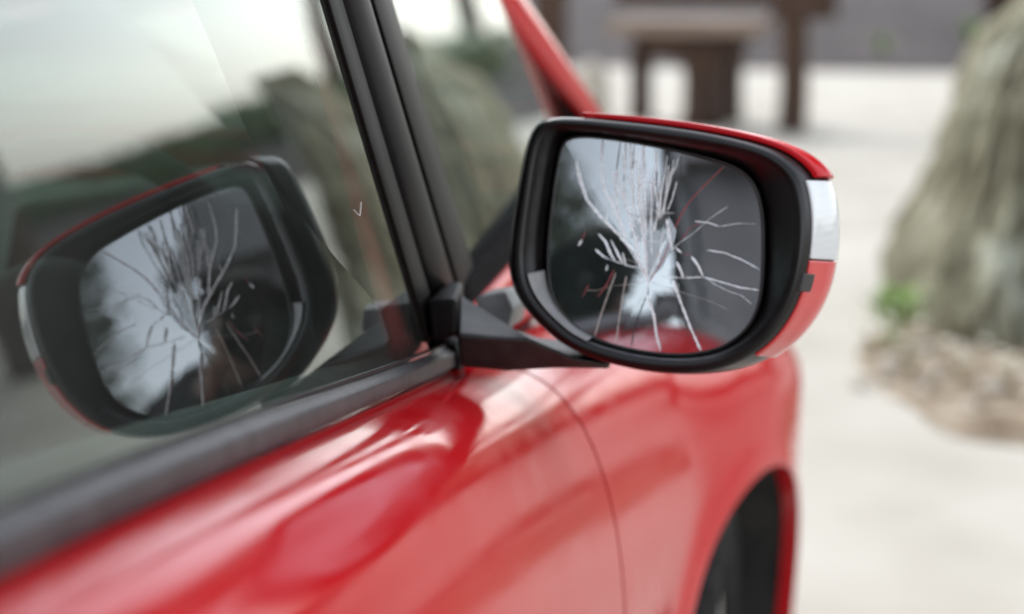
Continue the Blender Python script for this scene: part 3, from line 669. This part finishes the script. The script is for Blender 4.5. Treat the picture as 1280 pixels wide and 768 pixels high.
def patch(name, k0, k1, t0, t1, off, mat, nk=40, nt=14, thick=.0022, sub=None):
    """a shell piece lying on the mirror housing"""
    mb = MB(); a = []; b = []
    for i in range(nk+1):
        for j in range(nt+1):
            k = lerp(k0, k1, i/nk); t = lerp(t0, t1, j/nt); o = off
            a.append(shell(k, t, o)); b.append(shell(k, t, o-thick))
    m = nt+1; n = len(a); f = []
    for i in range(nk):
        for j in range(nt):
            f.append((i*m+j, (i+1)*m+j, (i+1)*m+j+1, i*m+j+1)); f.append(tuple(n+q for q in (i*m+j, i*m+j+1, (i+1)*m+j+1, (i+1)*m+j)))
    per = [i*m for i in range(nk+1)]+[nk*m+j for j in range(1, m)]+[i*m+nt for i in range(nk-1, -1, -1)]+[j for j in range(nt-1, 0, -1)]
    for i in range(len(per)):
        p, q = per[i], per[(i+1) % len(per)]; f.append((p, q, n+q, n+p))
    mb.add(a+b, f); return mb.build(name, M[mat], wm, bevel=.0008)
D = NA/360
patch('mirror_cap', 26*D, 122*D, .15, .93, .0050, 'paint', nk=70, thick=.004)
patch('indicator_lens', -3.5*D, 25*D, .05, .72, .002, 'lens_w')
patch('indicator_lens', -46*D, -4.1*D, .05, .72, .0018, 'lens_r')
patch('reflector_tab', -16*D, -9*D, -.0, .12, .0022, 'grey_plastic', nk=8, nt=6, thick=.003)
# mounting block and arm
def V(*a): return Vector(a)
mb = MB()
mb.add([V(.0519, -.01, .9711), V(.0756, -.012, .9744), V(.0759, -.012, .9485), V(.0575, -.012, .9405), V(.0500, .06, .9721), V(.0640, .06, .9735), V(.0640, .06, .93), V(.045, .06, .93)],
       [(0, 1, 2, 3), (4, 7, 6, 5), (0, 4, 5, 1), (1, 5, 6, 2), (2, 6, 7, 3), (3, 7, 4, 0)])
mb.build('mirror_base', M['black'], wm, bevel=.004, seg=4)
mb = MB()
near = [V(.0762, -.013, .9485), V(.1304, -.011, .947), V(.1622, -.010, .9339), V(.185, -.005, .930)]
up = [V(.0660, .045, .9685), V(.0800, .050, .9470), V(.1260, .042, .9360), V(.17, .04, .933)]
low = [V(.0752, .0, .9210), V(.1100, .0, .9195), V(.1450, .0, .9235), V(.185, .004, .924)]
bk = [V(.066, .07, .925), V(.10, .07, .924), V(.14, .07, .925), V(.18, .06, .926)]
mb.loft([[near[i], low[i], bk[i], up[i]] for i in range(4)])
mb.build('mirror_arm', M['grey_plastic'], wm, bevel=.0045, seg=4)
mb = MB(); mb.add([V(.0752, .05, .9600), V(.0770, .05, .9640), V(.0980, .052, .9685), V(.104, .052, .955), V(.100, .048, .938), V(.0801, .048, .9474)]+[V(.077, .09, .958), V(.079, .09, .962), V(.10, .09, .966), V(.108, .09, .955), V(.104, .09, .938), V(.084, .09, .945)],
    [(0, 1, 2, 3, 4, 5), (11, 10, 9, 8, 7, 6)]+[(i, i+6, (i+1) % 6+6, (i+1) % 6) for i in range(6)])
mb.build('pivot_block', M['pale_plastic'], wm, bevel=.004, seg=4)

# ================================================================== THINGS IN THE YARD
# boulder
def rock(name, loc, rad, hgt, seed, mat, sub=5, lean=(0, 0), amp=.3):
    bm = bmesh.new(); bmesh.ops.create_icosphere(bm, subdivisions=sub, radius=1)
    o = Vector((seed*3.1, seed*1.7, seed))
    for v in bm.verts:
        p = v.co.copy(); d = 1+amp*noise.noise(p*1.3+o)+amp*.5*noise.noise(p*2.9+o)+amp*.22*noise.noise(p*7+o)
        v.co = Vector((p.x*rad[0]*d, p.y*rad[1]*d, p.z*hgt*d))
    me = bpy.data.meshes.new(name); bm.to_mesh(me); bm.free()
    for q in me.polygons: q.use_smooth = True
    me.materials.append(mat); ob = bpy.data.objects.new(name, me); ob.location = loc; col.objects.link(ob); return ob
# standing boulder: flared foot, upright folds, leaning to the right
def boulder():
    mb = MB(); n = 160; rings = []; H = 1.30; BX = .86
    for i in range(61):
        t = i/60; z = -.06+H*t; ring = []
        for j in range(n):
            a = 2*math.pi*j/n; d = Vector((math.cos(a), math.sin(a), 0))
            lf = interp([(-.1, .53), (.06, .495), (.26, .515), (.545, .65), (.886, .74), (1.115, .90), (1.3, 1.08)], z); rt_ = interp([(-.1, 1.02), (.2, .99), (.65, .99), (.94, 1.02), (1.13, 1.08), (1.3, 1.14)], z); base = (rt_-lf)/2
            fold = noise.noise(Vector((d.x*1.9+3, d.y*1.9, z*.55)))*.26+noise.noise(Vector((d.x*3.3, d.y*3.3+7, z*2.2)))*.10
            fine = noise.noise(Vector((d.x*6, d.y*6, z*7)))*.035+noise.noise(Vector((d.x*15, d.y*15, z*14)))*.015
            under = -.10*max(0, 1-abs(z-.12)/.16)
            r = base*(1+fold*.7)+fine
            ring.append(Vector(((lf+rt_)/2+d.x*r, 4.62+d.y*1.5*r-1.1*d.x*r, z)))
        rings.append(ring)
    mb.loft(rings); return mb.build('boulder', M['rock'], loc=(.8, 4.6, 0))
tag(boulder(), 'tall grey green boulder with upright folds standing at the edge of the gravel', 'boulder')
# brown litter patch round its foot, with pebbles and a weed
pts = []
for k in range(60):
    a = 2*math.pi*k/60; r = 1+.16*noise.noise(Vector((math.cos(a)*2, math.sin(a)*2, 4)))
    pts.append((1.02+math.cos(a)*.60*r, 3.95+math.sin(a)*.95*r))
v = [Vector((1.02, 3.95, .02))]; f = []
for q in (.35, .6, .8, .92, 1):
    for x, y in pts:
        X_, Y_ = 1.02+(x-1.02)*q, 3.95+(y-3.95)*q; v.append(Vector((X_, Y_, .004 if q == 1 else .012+.02*noise.noise(Vector((X_*5, Y_*5, 0)))+.012*(1-q))))
for k in range(60):
    f.append((0, 1+k, 1+(k+1) % 60))
    for i in range(4): f.append((1+i*60+k, 1+(i+1)*60+k, 1+(i+1)*60+(k+1) % 60, 1+i*60+(k+1) % 60))
tag(mesh('litter_patch', v, f, M['litter']), kind='structure')
rp = random.Random(11)
peb = [(.46, 4.05, .045), (.52, 3.86, .05), (.50, 3.70, .04), (.62, 4.12, .05), (.66, 3.80, .035), (.74, 4.0, .05), (.60, 3.55, .035), (.80, 3.62, .05), (.90, 3.80, .045), (.72, 3.40, .035), (.92, 3.50, .05), (.42, 3.62, .03), (.98, 3.62, .04)]
for i, (x, y, r) in enumerate(peb):
    p = rock('pebble', (x, y, r*.55), (r*.8, r*.8*rp.uniform(.7, 1)), r*.55, i+2, M['stone'], sub=3, amp=.2)
    p.rotation_euler = (0, 0, rp.uniform(0, 6))
    tag(p, 'pale rounded pebble lying in the brown litter at the foot of the boulder', 'pebble', 'pebbles around the boulder')
mb = MB()
for k in range(260):
    a = rp.uniform(0, 6.28); q = math.sqrt(rp.random()); x, y = 1.02+math.cos(a)*.58*q, 3.95+math.sin(a)*1.0*q; s = rp.uniform(.006, .022); t = rp.uniform(0, 6)
    mb.add([(x+math.cos(t+b)*s*c, y+math.sin(t+b)*s*c, .012+h) for b, c, h in [(0, 1, 0), (1.6, .8, 0), (3.1, 1, 0), (4.6, .8, 0), (.5, .5, s*.7), (3.4, .5, s*.6)]], [(0, 1, 4), (1, 2, 5, 4), (2, 3, 5), (3, 0, 4, 5)])
tag(mb.build('litter', M['litter'], loc=(1.2, 3.95, 0), smooth=False), 'brown twigs and chips scattered round the boulder', kind='stuff')
def weed(x, y, h, n, seed, label):
    rw = random.Random(seed); mb = MB()
    for k in range(n):
        a = rw.uniform(0, 6.28); l = h*rw.uniform(.6, 1.1); lean = rw.uniform(.15, .7); d = Vector((math.cos(a), math.sin(a), 0)); sd_ = Vector((-d.y, d.x, 0)); wd = h*rw.uniform(.04, .08)
        b = Vector((x, y, 0))+d*rw.uniform(0, .03); row = []
        for i in range(6):
            t = i/5; c = b+d*l*lean*t*t+Vector((0, 0, l*(t-.25*t*t*lean))); ww = wd*math.sin(math.pi*min(1, .15+t*.85)); row += [c-sd_*ww, c+sd_*ww+Vector((0, 0, ww*.3))]
        mb.add(row, [(2*i, 2*i+1, 2*i+3, 2*i+2) for i in range(5)])
    return tag(mb.build('weed', M['leaf'], loc=(x, y, 0)), label, 'weed')
weed(.535, 4.22, .22, 60, 5, 'bright green weed growing at the left foot of the boulder')
weed(.9, 24.5, .32, 60, 6, 'pale green weed growing on the grey road beyond the posts')
weed(2.45, 27.5, .5, 60, 8, 'low green weed on the road between the posts and the boulder')
def dry_plant(x, y, h, seed, label):
    rw = random.Random(seed); root = empty('dry_plant', (x, y, 0)); tag(root, label, 'plant', 'dry plants by the boulder'); st = MB(); heads = []
    for k in range(9):
        a = rw.uniform(0, 6.28); l = h*rw.uniform(.5, 1.1); p1 = V(x+math.cos(a)*l*.45, y+math.sin(a)*l*.45, l); st.tube([V(x, y, 0), V(x, y, 0).lerp(p1, .5)+V(0, 0, l*.12), p1], [.004, .003, .002], 5)
        r = h*rw.uniform(.10, .17)
        hd = MB(); heads.append(hd)
        for j in range(9):
            q = 2*math.pi*j/9; d = V(math.cos(q), math.sin(q), rw.uniform(.1, .5)); s = V(-math.sin(q), math.cos(q), 0)*r*.28
            hd.add([p1, p1+d*r*.6-s, p1+d*r, p1+d*r*.6+s], [(0, 1, 2, 3)])
    st.build('stems', M['straw'], root)
    for hd in heads: hd.build('flower_head', M['pale_petal'], root, recalc=False, smooth=False)
def V(*a): return Vector(a)
for i, (x, y, h_) in enumerate([(.47, 3.98, .13), (.58, 3.78, .12), (.72, 3.70, .13), (.56, 4.02, .15), (.86, 3.62, .12)]):
    dry_plant(x, y, h_, 30+i, 'small dry plant with pale flower heads growing in the litter before the boulder')
# rustic wooden table, posts
tb = empty('wooden_table', (-.87, 12.1, 0)); tag(tb, 'rustic wooden table with thick worn plank top on heavy dark legs', 'table')
for k in range(4):
    y0 = 11.55+k*.27; mb = MB(); mb.box((-1.50+.02*(k % 2), y0, .74), (-.27-.015*(k % 3), y0+.262, .86)); mb.build('plank', M['woodtop'], tb, smooth=False, bevel=.012)
mb = MB(); mb.loft([[V(-1.33, y, .735), V(-.42, y, .735), V(-.44, y, .62), V(-.62, y, .52), V(-.90, y, .52), V(-1.30, y, .62)] for y in (11.7, 12.5)]); mb.build('apron', M['wood'], tb, smooth=False, bevel=.015)
for x, y, r in ((-.755, 11.85, .175), (-1.33, 12.4, .10), (-.60, 12.45, .12)):
    mb = MB(); mb.loft([[V(x+math.cos(2*math.pi*j/14)*r*s*(1+.08*math.sin(j*2.3)), y+math.sin(2*math.pi*j/14)*r*s, z) for j in range(14)] for z, s in ((0, 1.08), (.15, .98), (.4, .95), (.56, 1.12), (.62, 1.2))]); mb.build('leg', M['wood'], tb)
fr = empty('timber_gate', (-.04, 11.67, 0)); tag(fr, 'dark timber post carrying a heavy cross beam right of the table', 'gate')
mb = MB(); mb.loft([[V(-.045+dx*s+.01*math.sin(z*5), 11.67+dy*s, z) for dx, dy in ((-.108, -.10), (.108, -.10), (.108, .10), (-.108, .10))] for z, s in ((0, 1.05), (.3, 1), (.6, .98), (.87, 1.0))]); mb.build('post', M['wood'], fr, smooth=False, bevel=.015)
mb = MB(); mb.box((-.24, 11.55, .872), (.27, 11.80, 1.12)); mb.build('beam', M['wood'], fr, smooth=False, bevel=.02)
mb = MB(); mb.box((-1.45, 11.60, 1.125), (.34, 11.74, 1.30)); mb.box((-1.45, 11.60, .98), (-.25, 11.72, 1.12)); mb.build('rail', M['wood'], fr, smooth=False, bevel=.02)
bp = empty('timber_post', (-1.97, 11.67, 0)); tag(bp, 'plain dark brown timber post standing alone left of the table', 'post')
mb = MB(); mb.loft([[V(-1.97+dx*s, 11.67+dy*s, z) for dx, dy in ((-.13, -.12), (.13, -.12), (.13, .12), (-.13, .12))] for z, s in ((0, 1.05), (.5, 1), (1.5, .97))]); mb.build('post', M['wood'], bp, smooth=False, bevel=.02)
mb = MB(); mb.loft([[V(-1.97, 11.67, 1.50)+V(dx, dy, z) for dx, dy in ((-.14, -.13), (.14, -.13), (.14, .13), (-.14, .13))] for z in (0, .05)]); mb.build('post_cap', M['wood'], bp, smooth=False, bevel=.01)
st = rock('stone', (-1.62, 11.5, .2), (.17, .2), .35, 21, M['stone'], sub=4, amp=.15)
tag(st, 'pale rounded standing stone between the timber post and the table', 'stone')

# ================================================================== PHOTOGRAPHER behind the lens, seen in the side glass
cm = empty('photo_camera', CAM-FWD*.20); tag(cm, 'black camera with a deep lens hood held up by the photographer', 'camera')
def CF(x, y, z): return CAM+RGT*x+UPV*y-FWD*z      # z: behind the lens front
mb = MB(); mb.lathe([(.080, -.075), (.082, -.073), (.082, -.06), (.070, .03), (.058, .04), (.056, .10), (.050, .11), (.050, .15), (.040, .16), (.034, .14), (.036, .06), (.046, .03), (.064, .02), (.0765, -.068)], CAM-FWD*.004, -FWD, 48, False); mb.build('lens_barrel', M['black'], cm)
mb = MB(); mb.lathe([(.001, .062), (.02, .063), (.034, .068), (.036, .08), (.001, .08)], CAM, -FWD, 32); mb.build('front_element', M['lens_glass'], cm)
mb = MB(); mb.loft([[CF(x, y, z) for x, y in ((-.075, -.05), (.075, -.05), (.075, .035), (.035, .045), (.025, .075), (-.025, .075), (-.035, .045), (-.075, .035))] for z in (.155, .225)]); mb.build('camera_body', M['black'], cm, bevel=.008, seg=3, smooth=False)
def skin_body():
    vs = []; es = []; rs = []
    def add(p, r, par=None):
        vs.append(Vector(p)); rs.append(r)
        if par is not None: es.append((par, len(vs)-1))
        return len(vs)-1
    pel = add((.70, -1.98, .90), (.16, .12)); wai = add((.67, -1.86, 1.00), (.14, .11), pel); che = add((.60, -1.70, 1.10), (.17, .12), wai)
    upc = add((.545, -1.58, 1.165), (.13, .10), che); nk = add((.49, -1.50, 1.20), (.058, .058), upc); hd0 = add((.455, -1.455, 1.225), (.062, .066), nk); hd1 = add((.425, -1.41, 1.255), (.082, .098), hd0); hd2 = add((.415, -1.40, 1.325), (.072, .085), hd1)
    for s in (-1, 1):
        hp = add((.70+s*.10, -1.99, .84), (.095, .10), pel); kn = add((.70+s*.15, -1.80, .47), (.062, .065), hp); an = add((.70+s*.15, -1.93, .09), (.042, .042), kn); to = add((.70+s*.17, -1.78, .04), (.042, .035), an)
        sh = add((.55+s*.19, -1.58, 1.14), (.062, .066), upc)
        if s < 0: el = add((.36, -1.40, .97), (.045, .045), sh); wr = add(CF(-.06, -.115, .14), (.028, .026), el); pc = CF(-.03, -.085, .10); cur = [(-.035, -.078, .05), (-.012, -.079, .045), (.010, -.078, .05), (.028, -.074, .07)]; th = (-.064, -.045, .085); lift = [(-.030, -.066, .035), (-.008, -.068, .03), (.014, -.066, .035), (.034, -.062, .055)]
        else: el = add((.70, -1.38, .96), (.045, .045), sh); wr = add(CF(.135, -.10, .22), (.028, .026), el); pc = CF(.098, -.045, .20); cur = [(.093, .0, .145), (.094, -.018, .142), (.093, -.035, .145), (.09, -.05, .15)]; th = (.075, -.01, .235); lift = [(.078, .012, .14), (.076, -.015, .138), (.077, -.032, .14), (.078, -.048, .145)]
        pm = add(pc, (.030, .020), wr)
        for c, l in zip(cur, lift):
            k1 = add((Vector(pc)+CF(*c))/2, (.0095, .0095), pm); k2 = add(CF(*c), (.009, .009), k1); add(CF(*l), (.0075, .0075), k2)
        t1 = add((Vector(pc)+CF(*th))/2, (.011, .011), pm); add(CF(*th), (.009, .009), t1)
    me = bpy.data.meshes.new('person'); me.from_pydata([v-Vector((.70, -1.93, 0)) for v in vs], es, [])
    o = bpy.data.objects.new('person', me); o.location = (.70, -1.93, 0); col.objects.link(o)
    bm = bmesh.new(); bm.from_mesh(me); ly = bm.verts.layers.skin.verify(); bm.verts.ensure_lookup_table()
    for i, v in enumerate(bm.verts):
        v[ly].radius = rs[i]
        if i == 0: v[ly].use_root = True
    bm.to_mesh(me); bm.free()
    o.modifiers.new('skin', 'SKIN'); s = o.modifiers.new('sub', 'SUBSURF'); s.levels = 2; s.render_levels = 2
    dg = bpy.context.evaluated_depsgraph_get(); me2 = bpy.data.meshes.new_from_object(o.evaluated_get(dg)); o.modifiers.clear(); o.data = me2
    me2.materials.clear()
    for k in ('cloth', 'trouser', 'skin', 'rubber'): me2.materials.append(M[k])
    hands = [Vector(CF(-.03, -.085, .10)), Vector(CF(.098, -.045, .20))]; head = Vector((.42, -1.41, 1.27))
    for q in me2.polygons:
        c = q.center+o.location; q.use_smooth = True
        q.material_index = 2 if min((c-h).length for h in hands) < .085 or ((c-head).length < .15 and c.y > -1.49) else 3 if c.z < .085 else 1 if c.z < .92 and c.y < -1.6 else 0
    return o
pe = tag(skin_body(), 'person in a dark jacket leaning forward to look through the camera', 'person')
mb = MB(); hc = Vector((.412, -1.415, 1.305)); fw = Vector((-.1, .95, -.2)).normalized()
for i in range(0):
    pass
bm = bmesh.new(); bmesh.ops.create_icosphere(bm, subdivisions=4, radius=1)
for v_ in bm.verts: v_.co = Vector((v_.co.x*.088, v_.co.y*.105, v_.co.z*.105))*(1+.05*noise.noise(v_.co*6))
bmesh.ops.delete(bm, geom=[v_ for v_ in bm.verts if v_.co.y > .03 and v_.co.z < .055 or v_.co.z < -.06], context='VERTS')
me = bpy.data.meshes.new('hair'); bm.to_mesh(me); bm.free(); me.materials.append(M['hair'])
for q in me.polygons: q.use_smooth = True
ho = bpy.data.objects.new('hair', me); col.objects.link(ho); ho.parent = pe; ho.location = hc-pe.location+Vector((0, -.012, .0))

# added house behind the car; its grey wall darkens what the side windows mirror
hs_ = empty('house', (-5, -15, 0)); tag(hs_, 'plain grey rendered house with a dark pitched roof added unseen behind the car', 'house')
mb = MB(); mb.box((-12, -22, 0), (3.6, -15, 5.2)); mb.build('wall', M['render'], hs_, smooth=False)
mb = MB(); mb.prism([V(-12.4, -14.5, 5.1), V(-12.4, -18.5, 8.0), V(-12.4, -22.5, 5.1)], (16.4, 0, 0)); mb.build('roof', M['slate'], hs_, smooth=False)
for k in range(3):
    for z in (.9, 3.3):
        x = -11.2+k*2.8; mb = MB(); mb.box((x, -15.03, z), (x+1.2, -14.96, z+1.35)); fw_ = mb.build('window', M['stone'], hs_, smooth=False)
        mb = MB(); mb.box((x+.08, -14.958, z+.08), (x+.56, -14.945, z+1.27)); mb.box((x+.64, -14.958, z+.08), (x+1.12, -14.945, z+1.27)); mb.build('pane', M['screen'], fw_, smooth=False)

# trees across the road
def tree(x, y, H, r, seed, label):
    rt = random.Random(seed); root = empty('tree', (x, y, 0)); tag(root, label, 'tree', 'trees across the road')
    mb = MB(); top = V(x+rt.uniform(-.6, .6), y, H*.8)
    mb.tube([V(x, y, -.1), V(x+.1, y, H*.2), V(x+rt.uniform(-.3, .3), y, H*.45), top], [H*.030, H*.022, H*.016, .05], 10); tips = []
    for k in range(14):
        z = H*rt.uniform(.33, .75); a = rt.uniform(0, 6.28); l = r*rt.uniform(.6, 1.0)*(1.15-.5*z/H); b = V(x, y, z); t = b+V(math.cos(a)*l, math.sin(a)*l, l*rt.uniform(.25, .7)); mb.tube([b, (b+t)/2+V(0, 0, l*.06), t], [H*.008, H*.005, .02], 6); tips += [t, (b+t)/2+V(0, 0, l*.1)]
    mb.build('trunk', M['wood'], root); mb = MB(); vv = []; ff = []
    for t in tips+[top]*2:
        for k in range(150):
            d = V(rt.gauss(0, 1), rt.gauss(0, 1), rt.gauss(0, .75))*r*.24; p = t+d; s = rt.uniform(.10, .24); u = V(rt.uniform(-1, 1), rt.uniform(-1, 1), rt.uniform(-.6, .6)).normalized(); q = u.orthogonal().normalized()
            n = len(vv); vv += [p-u*s, p+q*s*.5, p+u*s, p-q*s*.5]; ff.append((n, n+1, n+2, n+3))
    mb.add(vv, ff); mb.build('crown', M['leaves'], root, recalc=False, smooth=False)
tree(4.4, 44, 17, 4.4, 5, 'tall leafy tree directly ahead across the road')
tree(9.0, 52, 16, 4.6, 4, 'broad leafy tree right of the tall one across the road')
tree(3.8, 8.8, 8.8, 3.4, 9, 'near leafy tree spreading over the yard right of the boulder')

# narrow conifer behind the photographer
def conifer(x, y, H, r, seed, label):
    ct = empty('conifer', (x, y, 0)); tag(ct, label, 'tree')
    mb = MB(); mb.tube([V(x, y, -.1), V(x+.01, y, H*.5), V(x, y, H*.95)], [.12, .07, .02], 8); mb.build('trunk', M['wood'], ct)
    rt = random.Random(seed); vv = []; ff = []
    for k in range(6000):
        z = .4+(H-.5)*rt.random()**1.1; rr_ = r*(1-(z-.3)/H)**.5*(.75+.25*math.sin(z*9+k % 7)); a = rt.uniform(0, 6.28); q = math.sqrt(rt.random())
        p = V(x+math.cos(a)*rr_*q, y+math.sin(a)*rr_*q, z); u = V(math.cos(a), math.sin(a), rt.uniform(.2, .9)).normalized()*rt.uniform(.08, .17); s = V(-math.sin(a), math.cos(a), rt.uniform(-.3, .3))*.045
        n = len(vv); vv += [p-u*.5-s*.3, p+s, p+u, p-s]; ff.append((n, n+1, n+2, n+3))
    mb = MB(); mb.add(vv, ff); mb.build('crown', M['leaves'], ct, recalc=False, smooth=False)
conifer(5.0, -13, 8.0, 1.3, 6, 'tall narrow dark conifer standing right of the house behind the car')

# added clipped hedge beyond the road; gives the side glass a dark reflected band
def hedge(pts, hgt, wid, seed):
    rt = random.Random(seed); mb = MB(); rings = []
    for i in range(len(pts)-1):
        for k in range(14):
            p = pts[i].lerp(pts[i+1], k/14); t = (pts[i+1]-pts[i]).normalized(); s = V(t.y, -t.x, 0); hh = hgt*(1+.10*noise.noise(p*.35))
            rings.append([p+s*(dx*wid+.12*noise.noise(p*.9+V(dx*5, 0, z*3)))+V(0, 0, z*hh) for dx, z in ((.5, 0), (.55, .4), (.5, .85), (.25, 1), (-.25, 1), (-.5, .85), (-.5, 0))])
    mb.loft(rings, True); hd = empty('hedge', pts[0]); tag(hd, 'long clipped dark green hedge added for its dark reflection along the far side of the road', 'hedge')
    mb.build('foliage_core', M['leaves'], hd); vv = []; ff = []
    for r in rings:
        for k in range(70):
            j = rt.randrange(6); p = r[j].lerp(r[j+1], rt.random())+V(rt.gauss(0, .5), rt.gauss(0, .1), rt.gauss(0, .05)); u = V(rt.uniform(-1, 1), rt.uniform(-1, 1), rt.uniform(-.4, 1)).normalized()*rt.uniform(.10, .2); s = u.orthogonal()*.5
            n = len(vv); vv += [p-u, p+s, p+u, p-s]; ff.append((n, n+1, n+2, n+3))
    mb = MB(); mb.add(vv, ff); mb.build('leaves', M['leaves'], hd, recalc=False, smooth=False)['kind'] = 'stuff'
hedge([V(7.5, 47, 0), V(22, 50, 0), V(45, 46, 0), V(75, 30, 0)], 1.35, 1.2, 3)
